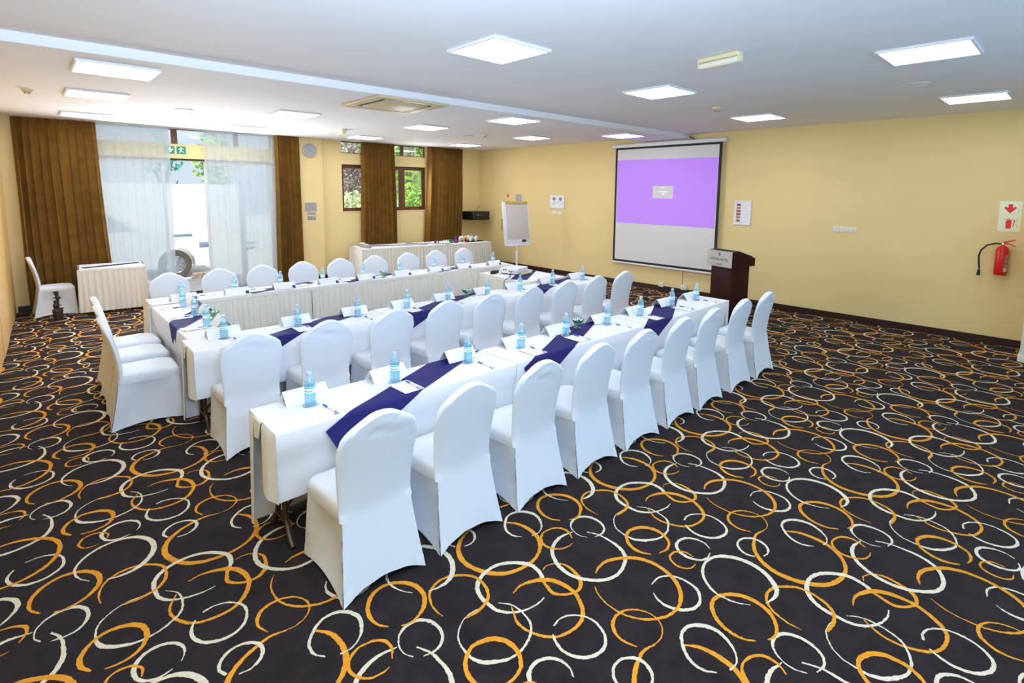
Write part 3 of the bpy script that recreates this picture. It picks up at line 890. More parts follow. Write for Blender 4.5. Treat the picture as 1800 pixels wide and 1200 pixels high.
for i, (x, y) in enumerate(((.405, 5.67), (.425, 6.25), (.44, 6.77))):
    w = ('closest to the middle row', 'in the middle', 'closest to the doors')[i]
    chair((x, y, 0), -PI / 2 + R((-1, 1, 2)[i]), f'white covered chair with its back to the partition, {w} of three', 'chairs at the short table by the partition', (0, 2, 1)[i])
chair((-.012, 11.36, 0), -PI / 2 + R(3), 'lone white covered chair at the small skirted table by the curtain', None, 1)

# ------------------------------------------------------------------ tables (local: long side along x, centred; rows sit with the sitters at -y)
TH = .744
def table_thing(loc, rz, L, D, label, group=None, name='folding_table', cat='table'):
    t = thing(name, label, cat, loc, rz, group)
    MB().rbox(-L / 2 + .006, L / 2 - .006, -D / 2 + .006, D / 2 - .006, TH - .028, TH, .005).build('tabletop', MT['brown_metal'], t)
    for sx in (-1, 1):
        x = sx * (L / 2 - .09)
        for sy in (-1, 1):
            MB().tube([(x, sy * .055, TH - .03), (x, sy * .055, .20), (x, sy * .075, .11)], .016, 8).build('leg', MT['brown_metal'], t)
        ft = MB().tube([(x, -D / 2 + .05, .012), (x, -D / 2 + .10, .05), (x, -.08, .125), (x, .08, .125), (x, D / 2 - .10, .05), (x, D / 2 - .05, .012)], .017, 8)
        ft.build('foot_bar', MT['brown_metal'], t)
        MB().tube([(x, 0, .13), (x - sx * .42, 0, TH - .035)], .009, 6).build('brace', MT['brown_metal'], t)
    return t

def drape(L, D, hem_f, hem_b, ends, seed):
    """cloth over a table: profile swept along x, hanging lower behind than in front; ends = (at -x, at +x)."""
    zt = .750
    rr = random.Random(seed)
    ph = [rr.uniform(0, 6.3) for _ in range(8)]
    prof = []
    r = .012
    hf, hb = zt - hem_f, zt - hem_b
    for i in range(9):
        prof.append((-D / 2 - r, hem_f + (hf - r) * i / 8, (1 - i / 8)))
    for i in range(1, 5):
        a = PI - (PI / 2) * i / 4
        prof.append((-D / 2 + r * math.cos(a), zt - r + r * math.sin(a), 0))
    for i in range(1, 6):
        prof.append((-D / 2 + D * i / 6, zt, 0))
    for i in range(0, 5):
        a = PI / 2 - (PI / 2) * i / 4
        prof.append((D / 2 + r * math.cos(a), zt - r + r * math.sin(a), 0))
    for i in range(1, 11):
        prof.append((D / 2 + r, zt - r - (hb - r) * i / 10, i / 10))
    nx = int(L / .03)
    m = MB()
    def wave(x, d, k):
        return d * (.010 * math.sin(9 * x + ph[k]) + .006 * math.sin(23 * x + ph[k + 1]))
    def pt(i, j):
        x = -L / 2 + L * i
        y, z, d = prof[round(j * (len(prof) - 1))]
        sg = -1 if y < 0 else 1
        k = 0 if y < 0 else 2
        if d > 0:
            y += sg * (.003 * d + (.35 if sg < 0 else .8) * abs(wave(x, d, k)))
            if sg < 0:
                s_ = max(0, min(1, (d - .12) / .45))
                y += .050 * s_ * s_ * (3 - 2 * s_)
            z += -.012 * d * (1 + math.sin(5 * x + ph[4])) * (.5 if sg < 0 else .2) * (d > .95)
        return (x, y, z)
    m.grid(pt, nx, len(prof) - 1)
    for sg, on in ((-1, ends[0]), (1, ends[1])):
        if not on: continue
        xe = sg * (L / 2)
        # the cloth wraps the end from both sides and leaves a slit between
        def strip(ya, yb, zb, taper, bow):
            def f(i, j, ya=ya, yb=yb, zb=zb):
                t = j
                y = lerp(ya, lerp(yb, ya, taper * t), i)
                z = lerp(zt, zb + .03 * i * (zb > .1), t)
                drop = min(1, t * 12)
                k_ = min(1, i * 3) if ya < 0 and yb < 0 else (min(1, i * 3) if ya > 0 and yb > 0 else 1)
                x = xe + sg * k_ * (.010 * math.sin(PI / 2 * drop) + bow * t * math.sin(PI * i) + .012 * t * i)
                return (x, y, z - (0 if drop >= 1 else 0))
            m.grid(f, 8, 14)
        strip(-D / 2 - .0125, -D / 2 + .20, hem_f + .005, .12, .02)
        strip(D / 2 + .0125, D / 2 - .10, hem_b + .01, .45, .012)
        strip(D / 2 - .10, -D / 2 + .20, .615, .1, -.004)
    return m

def cloth_thing(loc, rz, mb, label, group):
    o = mb.build('tablecloth', MT['white_cloth'], None, 50)
    o.location = loc
    o.rotation_euler = (0, 0, rz)
    return tag(o, label, 'tablecloth', group)

SEG = ('at the partition end', 'in the middle', 'at the screen end')
for i in range(3):
    x = .91 + .9 + 1.8 * i
    table_thing((x, 3.085, 0), 0, 1.8, .435, f'folding table under white cloth, {SEG[i]} of the row by the open carpet', 'folding tables')
    cloth_thing((x, 3.085, .0004 * i), 0, drape(1.797, .435, .335, .03, (i == 0, i == 2), 40 + i), f'plain white tablecloth {SEG[i]} of the row by the open carpet', 'plain white tablecloths')
for i in range(3):
    x = .945 + .9 + 1.83 * i
    table_thing((x, 5.035, 0), 0, 1.82, .43, f'brown folding table under white cloth, {SEG[i]} of the middle row', 'folding tables')
    cloth_thing((x, 5.035, .0004 * i), 0, drape(1.827, .43, .325, .03, (i == 0, i == 2), 50 + i), f'plain white tablecloth {SEG[i]} of the middle row', 'plain white tablecloths')
# the short table along the partition (sitters at -x: turned by -90 degrees)
table_thing((1.205, 6.145, 0), -PI / 2, 1.70, .43, 'brown folding table under white cloth, set crosswise beside the partition', 'folding tables')
cloth_thing((1.205, 6.123, 0), -PI / 2, drape(1.740, .43, .10, .03, (False, False), 60), 'plain white tablecloth on the crosswise table beside the partition', 'plain white tablecloths')

def skirted_cloth(loc, rz, L, D, label, group, seed, sides, round_c=.02, zb=.02):
    """flat topper and a pleated skirt clipped round the edge; sides: which of front, right, back, left are skirted."""
    t = thing('skirted_tablecloth', label, 'tablecloth', loc, rz, group)
    top = MB().rbox(-L / 2 - .006, L / 2 + .006, -D / 2 - .006, D / 2 + .006, .7455, .750, .002, 1)
    top.build('cloth_top', MT['white_cloth'], t)
    rr = random.Random(seed)
    hy = D / 2 + .010
    x0, x1 = -L / 2 - (.010 if sides[3] else .0012), L / 2 + (.010 if sides[1] else .0012)
    cor = [(x0, -hy), (x1, -hy), (x1, hy), (x0, hy)]
    runs = []
    for k in range(4):
        if sides[k]:
            runs.append((Vector((*cor[k], 0)), Vector((*cor[(k + 1) % 4], 0))))
    sk = MB()
    bd = MB()
    ext = .026
    for k_ in range(4):
        if not sides[k_]: continue
        a, b = Vector((*cor[k_], 0)), Vector((*cor[(k_ + 1) % 4], 0))
        d = (b - a).normalized()
        if sides[(k_ - 1) % 4]: a = a - d * ext
        if sides[(k_ + 1) % 4]: b = b + d * ext
        ln = (b - a).length
        o = Vector((d.y, -d.x, 0))
        n = int(ln / .009)
        phs, x = [], 0
        ph = 0.0
        f0 = rr.uniform(.055, .075)
        vals = []
        for i in range(n + 1):
            s_ = ln * i / n
            ph += 2 * PI * (ln / n) / f0
            if i % 9 == 0: f0 = rr.uniform(.050, .095)
            am = .011 + .006 * noise.noise((s_ * 3, seed, 0))
            vals.append((s_, am * (1 + math.sin(ph))))
        lev = [(0, .7440, .25), (.03, .725, .45), (.10, .68, .8), (.3, .54, 1.0), (.6, .30, 1.15), (1, zb, 1.35)]
        nn = len(vals)
        vs = []
        for _, z, k in lev:
            for s_, v in vals:
                fl_ = .035 * (1 - (z - zb) / .73)
                p = a + d * s_ + o * (v * k + fl_ * .5)
                vs.append((p.x, p.y, z))
        sk.add(vs, [(j * nn + i, j * nn + i + 1, (j + 1) * nn + i + 1, (j + 1) * nn + i) for j in range(len(lev) - 1) for i in range(nn - 1)])
        # the band the pleats hang from
        vs = []
        for z in (.7490, .7150):
            for i in range(41):
                s_ = ln * i / 40
                p = a + d * s_ + o * (.0135 if z > .74 else .017)
                vs.append((p.x, p.y, z + .0015 * math.sin(i * 1.7) * (z < .74)))
        bd.add(vs, [(i, i + 1, 42 + i, 41 + i) for i in range(40)])
    sk.build('pleated_skirt', MT['skirt'], t, 60)
    bd.build('skirt_band', MT['skirt'], t, 60)
    return t

def yC(x): return 7.065 - .022 * (x - 1.45)
for i in range(3):
    x = 1.0 + .9 + 1.815 * i
    y = yC(x) + .215
    table_thing((x, y, 0), R(-1.3), 1.8, .42, f'brown folding table under white cloth, {SEG[i]} of the pleat-skirted row', 'folding tables')
    skirted_cloth((x, y, 0), R(-1.3), 1.812, .42, f'white cloth with ivory pleated skirt, {SEG[i]} of the row facing the room', 'pleat-skirted tablecloths of the long row', 70 + i, (True, i == 2, False, i == 0))
PT = (5.745, 5.945)
PTR = R(-6)
table_thing((*PT, 0), PTR, .86, 1.06, 'low brown table under pleated cloth, carrying the projector', None)
skirted_cloth((*PT, 0), PTR, .87, 1.07, 'white cloth with cream pleated skirt on the projector table', None, 80, (True, True, True, True))
BT = (7.235, 11.01)
BTR = R(-7.3)
table_thing((*BT, 0), BTR, 3.36, .78, 'long brown buffet table under pleated cloth below the windows', None)
skirted_cloth((*BT, 0), BTR, 3.38, .80, 'white cloth with cream pleated skirt on the long buffet table', None, 81, (True, True, True, True))
ST = (1.05, 11.24)
table_thing((*ST, 0), R(-4), .84, .70, 'small brown table under pleated cloth before the long brown curtain', None)
skirted_cloth((*ST, 0), R(-4), .85, .71, 'white cloth with pleated skirt on the small table by the curtain', None, 82, (True, True, True, True), zb=.05)

# ------------------------------------------------------------------ navy runners laid askew
def runner(cx, cy, ang, length, width, yf, yb, label, group, seed, base=(0, 0), rz=0, z=.7530):
    RUNS.append((base[0] + cx * math.cos(rz) - cy * math.sin(rz), base[1] + cx * math.sin(rz) + cy * math.cos(rz), ang + rz, length / 2, width / 2))
    """a strip laid across a table top; what runs past the edges at yf and yb hangs down. local frame: table with origin at base, turned by rz."""
    rr = random.Random(seed)
    ph = [rr.uniform(0, 6.3) for _ in range(6)]
    ca, sa = math.cos(ang), math.sin(ang)
    m = MB()
    def fold(i, j):
        a = (i - .5) * length
        b = (j - .5) * width
        x = cx + a * ca - b * sa
        y = cy + a * sa + b * ca
        h = z + .0012 * (1 + math.sin(14 * a + 25 * b + ph[0])) * abs(math.sin(6 * a + ph[1]))
        rr_ = .0165
        zc = z - rr_
        for edge, sg, on in ((yf, -1, y < yf), (yb, 1, y > yb)):
            if on:
                d = abs(y - edge)
                a_ = d / rr_
                if a_ < PI / 2:
                    y, h = edge + sg * rr_ * math.sin(a_), zc + rr_ * math.cos(a_)
                else:
                    d -= rr_ * PI / 2
                    y, h = edge + sg * (rr_ + .012 * min(1, d / .2) + .004 * (1 + math.sin(9 * a + ph[2])) * min(1, d / .1)), zc - d
        return (x, y, h)
    m.grid(fold, 110, 20)
    o = m.build('table_runner', MT['navy'], None, 50)
    o.location = (*base, 0)
    o.rotation_euler = (0, 0, rz)
    return tag(o, label, 'table runner', group)

g = 'navy table runners'
RUNS = []
for (cx, ln, lab, s_) in ((2.005, 1.72, 'partition end', 1), (3.575, 1.66, 'middle', 2), (5.165, 1.50, 'screen end', 3)):
    runner(cx, 3.075, R(27), ln, .235, 2.868, 3.303, f'navy runner hanging askew over the {lab} of the row by the open carpet', g, s_)
for (cx, ln, lab, s_) in ((2.075, 1.70, 'partition end', 4), (3.60, 1.66, 'middle', 5), (5.40, 1.55, 'screen end', 6)):
    runner(cx, 5.05, R(25), ln, .225, 4.820, 5.250, f'navy runner askew across the {lab} of the middle row', g, s_)
# crosswise table: its own frame has the sitters' edge at -y
runner(.015, 0, R(-34), 1.05, .235, -.215, .215, 'navy runner falling in a point from the crosswise table by the partition', g, 7, (1.205, 6.175), -PI / 2)
for (cx, lab, s_) in ((2.50, 'partition end', 8), (3.78, 'middle', 9), (5.33, 'screen end', 10)):
    runner(cx, yC(cx) + .215, R(16), .94, .165, yC(cx) - .012, yC(cx) + .46, f'navy runner askew across the {lab} of the pleat-skirted row', g, s_)
runner(.02, -.02, R(42), .98, .25, -.53, .53, 'navy runner lying under the projector and beige power strip', g, 11, PT, PTR)
runner(-.72, .0, R(-17), 1.5, .16, -.5, .5, 'navy runner on the buffet table beside the plate stacks', g, 12, BT, BTR)
runner(.25, .05, R(-20), 1.3, .16, -.5, .5, 'navy runner on the middle of the buffet table', g, 13, BT, BTR)
runner(.0, .0, R(22), .84, .14, -.34, .34, 'navy runner across the small table by the long brown curtain', g, 14, ST, R(-4))

# ------------------------------------------------------------------ place settings
def lat(r): return [(a, b) for a, b in r]
bt_prof = [(.0, .004), (.012, .005), (.020, .001), (.0265, .000), (.0305, .004), (.032, .012), (.0322, .020), (.0312, .026), (.0322, .032), (.0312, .038), (.0322, .044), (.0312, .050), (.0322, .056), (.0312, .062), (.0320, .068), (.0318, .074),
           (.0318, .122), (.0322, .128), (.0318, .140), (.0295, .152), (.0245, .166), (.0185, .179), (.0142, .187), (.0132, .192), (.0132, .200)]
bottle_me = MB().lathe(bt_prof, 24).mesh('bottle_body', MT['pet'], 60)
wt = [(.0, .006), (.019, .004), (.026, .003), (.0295, .007), (.0308, .014), (.0308, .125), (.0302, .138), (.0280, .150), (.0272, .154), (.0, .154)]
water_me = MB().lathe(wt, 20).mesh('water', MT['water'], 60)
cp = MB().lathe([(.0146, .191), (.0148, .193), (.0148, .2075), (.0135, .2095), (.0, .2095)], 20)
cap_me = cp.mesh('cap', MT['bottle_cap'], 40)
lb = MB()
def band(z0, z1, mi, r=.0325):
    lb.cur = mi
    lb.grid(lambda i, j: (r * math.cos(2 * PI * i), r * math.sin(2 * PI * i), lerp(z0, z1, j)), 24, 1)
band(.074, .082, 1); band(.082, .084, 0); band(.084, .112, 0); band(.112, .120, 1); band(.120, .123, 0)
def wrap(body, size, zc, a0, mi, bold=False):
    tx = text_mb(body, size, .0002, bold)
    rad = .0329
    lb.cur = mi
    lb.add([((rad + z) * math.cos(a0 + x / rad), (rad + z) * math.sin(a0 + x / rad), zc + y) for x, y, z in tx.v], tx.f)
for a0 in (0, PI):
    wrap('Rwenzori', .0125, .0965, a0, 2, True)
label_me = lb.mesh('bottle_label', [MT['white_print'], MT['teal_print'], MT['ink']], 40)

def put(me, parent):
    o = bpy.data.objects.new(me.name.split('.')[0], me)
    C.objects.link(o)
    o.parent = parent
    return o

ZC = .7505
def base_z(x, y, hx, hy):
    """height of whatever lies under a small flat thing: the cloth, or a runner on it."""
    for cx, cy, a, hl, hw in RUNS:
        for sx in (-1, 0, 1):
            for sy in (-1, 0, 1):
                dx, dy = x + sx * hx - cx, y + sy * hy - cy
                if abs(dx * math.cos(a) + dy * math.sin(a)) < hl and abs(-dx * math.sin(a) + dy * math.cos(a)) < hw:
                    return .7558
    return ZC
def bottle(x, y, label, rz, group):
    z = base_z(x, y, .045, .045) + .0028
    t = thing('water_bottle', label, 'bottle', (x, y, z), rz, group)
    put(bottle_me, t)
    w = put(water_me, t)
    put(cap_me, t)
    put(label_me, t)
    return t
cs_me = MB().lathe([(.0, .0), (.047, .0), (.048, .0012), (.047, .0026), (.0, .0026)], 28).mesh('coaster', MT['clear_disc'], 40)
def coaster(x, y, label, group):
    o = bpy.data.objects.new('coaster', cs_me)
    C.objects.link(o)
    o.location = (x, y, base_z(x, y, .045, .045))
    return tag(o, label, 'coaster', group)

TL, TD, THT = .275, .130, .082
def tent_mb():
    m = MB()
    th = .0008
    for sg in (-1, 1):
        # each leaf is creased along its middle
        pts = [(0, THT), (sg * (TD * .25 + .0035), THT * .5), (sg * TD / 2, 0)]
        for (a, b), (c, d) in zip(pts[:-1], pts[1:]):
            n = Vector((d - b, 0, -(c - a))).normalized() * th
            vs = []
            for x in (-TL / 2, TL / 2):
                vs += [(x, a, b), (x, c, d), (x, c + sg * th, d), (x, a + sg * th, b + th)]
            m.add(vs, [(0, 1, 2, 3), (7, 6, 5, 4), (0, 4, 5, 1), (2, 6, 7, 3), (1, 5, 6, 2), (0, 3, 7, 4)])
    return m
tent_me = tent_mb().mesh('card', MT['card'], 0)
tl = MB()
y0_, z0_ = TD / 2, 0.0
def onleaf(x, s_):       # a point on the outward (+y) leaf, s_ up from its foot
    if s_ < .5: return (x, lerp(TD / 2, TD * .25 + .0035, s_ * 2) + .0016, lerp(0, THT * .5, s_ * 2) + .0006)
    return (x, lerp(TD * .25 + .0035, 0, s_ * 2 - 1) + .0016, lerp(THT * .5, THT, s_ * 2 - 1) + .0006)
tl.grid(lambda i, j: onleaf(lerp(-TL / 2 + .006, -TL / 2 + .046, i), lerp(.04, .46, j)), 1, 1)
logo_me = tl.mesh('logo_patch', MT['navy_print'], 0)

def tent(x, y, rz, label, group, logo):
    t = thing('name_tent', label, 'place card', (x, y, base_z(x, y, .13, .065) + .0002), rz, group)
    put(tent_me, t)
    if logo:
        put(logo_me, t)
    return t

pap = MB().box(-.074, .074, -.105, .105, 0, .0012)
paper_me = pap.mesh('sheet', MT['paper'], 0)
plogo_me = MB().box(.034, .066, -.100, -.080, .0012, .0016).mesh('logo', MT['plum_print'], 0)
def note(x, y, rz, label, group):
    t = thing('note_paper', label, 'paper', (x, y, base_z(x, y, .07, .10)), rz, group)
    put(paper_me, t)
    put(plogo_me, t)
    return t

br_me = MB().lathe([(.0028, .0), (.0042, .004), (.0042, .098), (.0030, .100), (.0, .100)], 10).mesh('barrel', MT['white_plastic'], 40)
pc = MB().lathe([(.0, -.052), (.0046, -.052), (.0056, -.050), (.0056, .002), (.0046, .004), (.0, .004)], 10)
pc.rbox(-.0016, .0016, .005, .0085, -.050, -.012, .0006, 1)
pcap_me = pc.mesh('pen_cap', MT['blue_cap'], 40)
pend_me = MB().lathe([(.0, .096), (.0046, .096), (.0046, .104), (.0, .105)], 10).mesh('end_plug', MT['blue_cap'], 40)
def pen(x, y, ang, label, group):
    z = base_z(x, y - .07, .06, .10) + .0072
    # lies flat: the cap end at (x, y), pointing along ang
    t = bpy.data.objects.new('ballpoint_pen', None)
    C.objects.link(t)
    t.empty_display_size = .05
    t.matrix_world = Matrix.Translation((x, y, z)) @ Matrix.Rotation(ang, 4, 'Z') @ Matrix.Rotation(PI / 2, 4, 'Y') @ Matrix.Translation((0, 0, .05))
    tag(t, label, 'pen', group)
    put(br_me, t); put(pcap_me, t); put(pend_me, t)
    return t

BA = [(1.21, 3.12), (1.80, 3.12), (2.44, 3.12), (3.01, 3.12), (3.575, 3.115), (4.21, 3.125), (4.785, 3.12), (5.44, 3.13), (6.01, 3.13)]
ra = random.Random(5)
SEAT = lambda i: 'last' if i == 8 else ordinal(i)
RN = 'from the partition in the row by the open carpet'
for i, (x, y) in enumerate(BA):
    w = SEAT(i)
    coaster(x, y, f'round coaster under bottle, {w} {RN}', 'coasters on the row by the open carpet')
    bottle(x, y, f'water bottle with teal label, {w} {RN}', -PI / 2 + (-.7 if i == 0 else -.35) + ra.uniform(-.25, .25), 'water bottles')
    tent(x + .005 + ra.uniform(-.012, .012), 3.24, R(ra.uniform(-3, 3)), f'white folded name card, {w} {RN}', 'name cards', False)
    note(x + .005 + ra.uniform(-.01, .01), 2.985, R(ra.uniform(-2, 2)), f'white note sheet, {w} {RN}', 'note sheets')
    pen(x + .055, 3.062, -PI / 2 + R(ra.uniform(-4, 6)), f'capped blue pen, {w} {RN}', 'blue pens')
BB = [(1.23, 5.075), (1.87, 5.05), (2.49, 5.05), (3.08, 5.04), (3.65, 5.05), (4.24, 5.02), (4.80, 5.01), (5.45, 5.02), (6.09, 5.005)]
RN = 'from the partition in the middle row'
for i, (x, y) in enumerate(BB):
    w = SEAT(i)
    coaster(x, y, f'round coaster under bottle, {w} {RN}', 'coasters on the middle row')
    bottle(x, y, f'water bottle with teal label, {w} {RN}', -PI / 2 - .3 + ra.uniform(-.25, .25), 'water bottles')
    tent(x + .015 + ra.uniform(-.012, .012), 5.175, R(ra.uniform(-3, 3)), f'white folded name card, {w} {RN}', 'name cards', False)
    note(x + .005, 4.935, R(ra.uniform(-2, 2)), f'white note sheet, {w} {RN}', 'note sheets')
    pen(x + .055, 5.00, -PI / 2 + R(ra.uniform(-4, 6)), f'capped blue pen, {w} {RN}', 'blue pens')
RN = 'from the partition in the row facing the room'
TC = [1.325, 1.905, 2.485, 3.085, 3.65, 4.26, 4.875, 5.43, 6.105]
BCX = [1.33, 1.92, 2.49, 3.07, 3.69, 4.31, 4.95, 5.54, 6.22]
for i in range(9):
    w = SEAT(i)
    y = yC(BCX[i])
    coaster(BCX[i], y + .245, f'round coaster under bottle, {w} {RN}', 'coasters on the row facing the room')
    bottle(BCX[i], y + .245, f'water bottle with teal label, {w} {RN}', PI / 2 + ra.uniform(-.3, .3), 'water bottles')
    tent(TC[i], y + .105, PI + R(ra.uniform(-4, 3)), f'name card with navy logo, {w} {RN}', 'name cards', True)
    note(TC[i] + .255, y + .185, PI / 2 + R(ra.uniform(-12, 8)), f'white note sheet, {w} {RN}', 'note sheets')
    pen(TC[i] + .21, y + .255, R(ra.uniform(-14, 4)), f'capped blue pen, {w} {RN}', 'blue pens')
RN3 = ('nearest the middle row', 'in the middle', 'nearest the doors')
for i, (x, y) in enumerate(((1.22, 5.64), (1.24, 6.20), (1.24, 6.76))):
    w = RN3[i]
    coaster(x, y, f'clear round coaster on the crosswise table, {w}', 'coasters on the crosswise table')
    bottle(x, y, f'water bottle on the crosswise table by the partition, {w}', PI / 2 + .6, 'water bottles')
    tent(1.352, y + .02, -PI / 2 + R((-3, 2, 4)[i]), f'white name card on the crosswise table by the partition, {w}', 'name cards', True)
    note(1.105, y - .015, -PI / 2 + R((2, -2, 1)[i]), f'white note sheet on the crosswise table by the partition, {w}', 'note sheets')
    pen(1.19, y - .025, PI + R((3, 4, 3)[i]), f'capped blue pen on the crosswise table by the partition, {w}', 'blue pens')

# green glass bowls of wrapped sweets
def scal(r, z, a):
    k = max(0, (z - .060) / .03)
    return r + .006 * k * math.sin(7 * a), z + .006 * k * math.sin(7 * a)
gb = MB().lathe([(.0, .0), (.034, .0), (.036, .003), (.030, .008), (.014, .014), (.0085, .022), (.0095, .032), (.020, .040), (.038, .050), (.050, .064), (.062, .086), (.060, .086), (.047, .065), (.035, .053), (.016, .044), (.0, .042)], 42, scal)
gb_me = gb.mesh('bowl', MT['green_glass'], 60)
sw = MB().lathe([(.0, -.019), (.009, -.019), (.003, -.012), (.0085, -.007), (.010, 0), (.0085, .007), (.003, .012), (.009, .019), (.0, .019)], 10)
sw_me = [sw.mesh('sweet', MT['candy_white'], 50), sw.mesh('sweet', MT['candy_dark'], 50)]
def bowl(x, y, where, n, seed):
    t = thing('glass_bowl', f'green footed glass bowl {where}', 'bowl', (x, y, .7558), 0, 'green glass bowls')
    put(gb_me, t)
    rr = random.Random(seed)
    for k in range(n):
        a = 2 * PI * k / max(1, n - 1) + rr.uniform(-.2, .2)
        d = 0 if k == n - 1 else .031
        o = bpy.data.objects.new('sweet', sw_me[k % 3 == 2])
        C.objects.link(o)
        o.location = (x + d * math.cos(a), y + d * math.sin(a), 0.7558 + (.074 if d == 0 else .0745 + .006 * (k % 2)))
        o.rotation_euler = (rr.uniform(1.1, 1.9), rr.uniform(-.4, .4), rr.uniform(0, 6))
        tag(o, f'wrapped sweet in the green glass bowl {where}', 'sweet', f'wrapped sweets in the bowl {where}')
bowl(3.87, 3.225, 'on the row by the open carpet', 8, 1)
bowl(4.00, 5.145, 'on the middle row', 5, 2)
bowl(3.96, yC(3.96) + .13, 'on the row facing the room', 5, 3)
bowl(1.33, 5.86, 'on the crosswise table', 5, 4)

# ------------------------------------------------------------------ projector and its things
pj = thing('projector', 'white data projector on the skirted table with the navy runner', 'projector', (5.735, 6.13, .7562), R(16))
MB().rbox(-.17, .17, -.16, .16, .012, .105, .014, 3).build('housing', MT['white_plastic'], pj)
MB().rbox(-.165, .165, -.155, .155, .006, .0118, .002, 1).build('underside', MT['grey_print'], pj)
for x, y in ((-.14, -.13), (.14, -.13), (.0, .13)):
    MB().lathe([(.012, 0), (.012, .008)], 12, cx=x, cy=y).build('foot', MT['black_mat'], pj)
v = MB().box(-.135, .135, -.1615, -.1600, .030, .090)
vent = v.build('vent', MT['pale_print'], pj, 0)
for k in range(9):
    MB().box(-.130, .130, -.1630, -.1612, .033 + k * .0062, .0365 + k * .0062).build('slat', MT['white_plastic'], vent, 0)
l = MB().lathe([(.030, 0), (.034, .002), (.034, .016), (.028, .018), (.022, .010), (.0, .006)], 20)
l.xf(Matrix.Translation((.166, .07, .06)) @ Matrix.Rotation(PI / 2, 4, 'Y'))
l.build('lens', MT['black'], pj)
for k, (a, b) in enumerate(((.09, .07), (.05, .075), (-.02, .05), (-.06, .05))):
    MB().rbox(-.1725, -.169, a - .014, a + .014, b - .008, b + .008, .001, 1).build('socket', MT['black_mat'], pj)
MB().box(-.1718, -.1702, -.14, -.08, .03, .07).build('label_plate', MT['pale_print'], pj, 0)
ad = thing('power_adapter', 'black power adapter with coiled lead beside the projector', 'adapter', (5.50, 6.33, .7515), R(20))
MB().rbox(-.085, .085, -.03, .03, .0, .045, .008).build('adapter_body', MT['black_mat'], ad)
MB().tube([(-.085 - .05 * math.sin(t) - .01 * t * 0, .055 * math.cos(t) - .02, .010 + .003 * t) for t in [k * .35 for k in range(30)]] + [(.0, .05, .05)], .005, 6).build('lead', MT['black_mat'], ad)
cb = MB().tube([(5.565, 6.00, .80), (5.53, 5.985, .792), (5.44, 5.90, .765), (5.335, 5.82, .757), (5.262, 5.79, .757), (5.215, 5.785, .735), (5.20, 5.78, .66), (5.185, 5.78, .50), (5.175, 5.77, .30), (5.172, 5.77, .02)], [.0045, .0045, .009, .0045, .0045, .0045, .0045, .0045, .0045, .0045], 8).build('cable', MT['black_mat'])
tag(cb, 'black cable hanging from the projector down the pleated skirt', 'cable')
ps = thing('power_strip', 'beige power strip lying on the navy runner beside the projector', 'power strip', (5.83, 5.945, .7562), R(15))
MB().rbox(-.14, .14, -.024, .024, .0, .034, .008).build('strip_body', MT['cream_plastic'], ps)
MB().rbox(.085, .150, -.032, .032, .0, .042, .010).build('plug_block', MT['cream_plastic'], ps)
MB().rbox(.105, .135, -.0335, -.031, .012, .024, .001, 1).build('slot', MT['black_mat'], ps)
for k in range(3):
    MB().rbox(-.10 + .06 * k, -.08 + .06 * k, -.01, .01, .033, .0355, .001, 1).build('slot', MT['black_mat'], ps)

# ------------------------------------------------------------------ flip chart
fc = thing('flip_chart', 'white flip chart easel with blank grey-brown pad by the wall', 'flip chart', (8.60, 9.10, 0), R(-14))
tilt = Matrix.Translation((0, -.05, .775)) @ Matrix.Rotation(R(-9), 4, 'X')
def tl_(mb): return mb.xf(tilt)
tl_(MB().rbox(-.345, .345, -.012, .012, 0, 1.04, .010)).build('board', MT['flip_white'], fc)
tl_(MB().rbox(-.352, -.325, -.018, .014, -.005, 1.05, .006)).build('side_rail', MT['white_plastic'], fc)
tl_(MB().rbox(.325, .352, -.018, .014, -.005, 1.05, .006)).build('side_rail', MT['white_plastic'], fc)
tl_(MB().rbox(-.265, .315, -.024, -.0125, .155, 1.0, .002)).build('paper_pad', MT['pad'], fc)
tl_(MB().rbox(-.275, .330, -.036, -.010, .985, 1.055, .006)).build('clamp_bar', MT['tan'], fc)
tl_(MB().rbox(-.33, .33, -.05, -.0125, .0, .016, .004)).build('pen_tray', MT['white_plastic'], fc)
tl_(MB().rbox(.115, .225, -.028, -.0125, .085, .140, .004)).build('marker_box', MT['led'], fc)
tl_(MB().rbox(-.02, .10, -.020, -.0125, .085, .140, .004)).build('magnet_plate', MT['white_plastic'], fc)
tl_(MB().tube([(-.36, .03, .65), (-.39, .03, .36)], .008, 8)).build('side_strap', MT['black_mat'], fc)
MB().tube([(0, .0, .05), (0, .0, .62)], .024, 14).build('pole', MT['white_plastic'], fc)
MB().tube([(0, .0, .60), (0, -.03, .95)], .018, 12).build('upper_pole', MT['white_plastic'], fc)
MB().lathe([(.026, .575), (.032, .58), (.032, .64), (.026, .645)], 14).build('collar', MT['white_plastic'], fc)
for k in range(5):
    a = 2 * PI * k / 5
    c_, s_ = math.cos(a), math.sin(a)
    MB().tube([(0, 0, .06), (.20 * c_, .20 * s_, .05), (.33 * c_, .33 * s_, .035)], [.022, .018, .013], 8).build('base_leg', MT['white_plastic'], fc)
    MB().lathe([(.0, 0), (.018, .002), (.022, .018), (.018, .034), (.0, .036)], 12, cx=.33 * c_, cy=.33 * s_).build('caster', MT['black_mat'], fc)

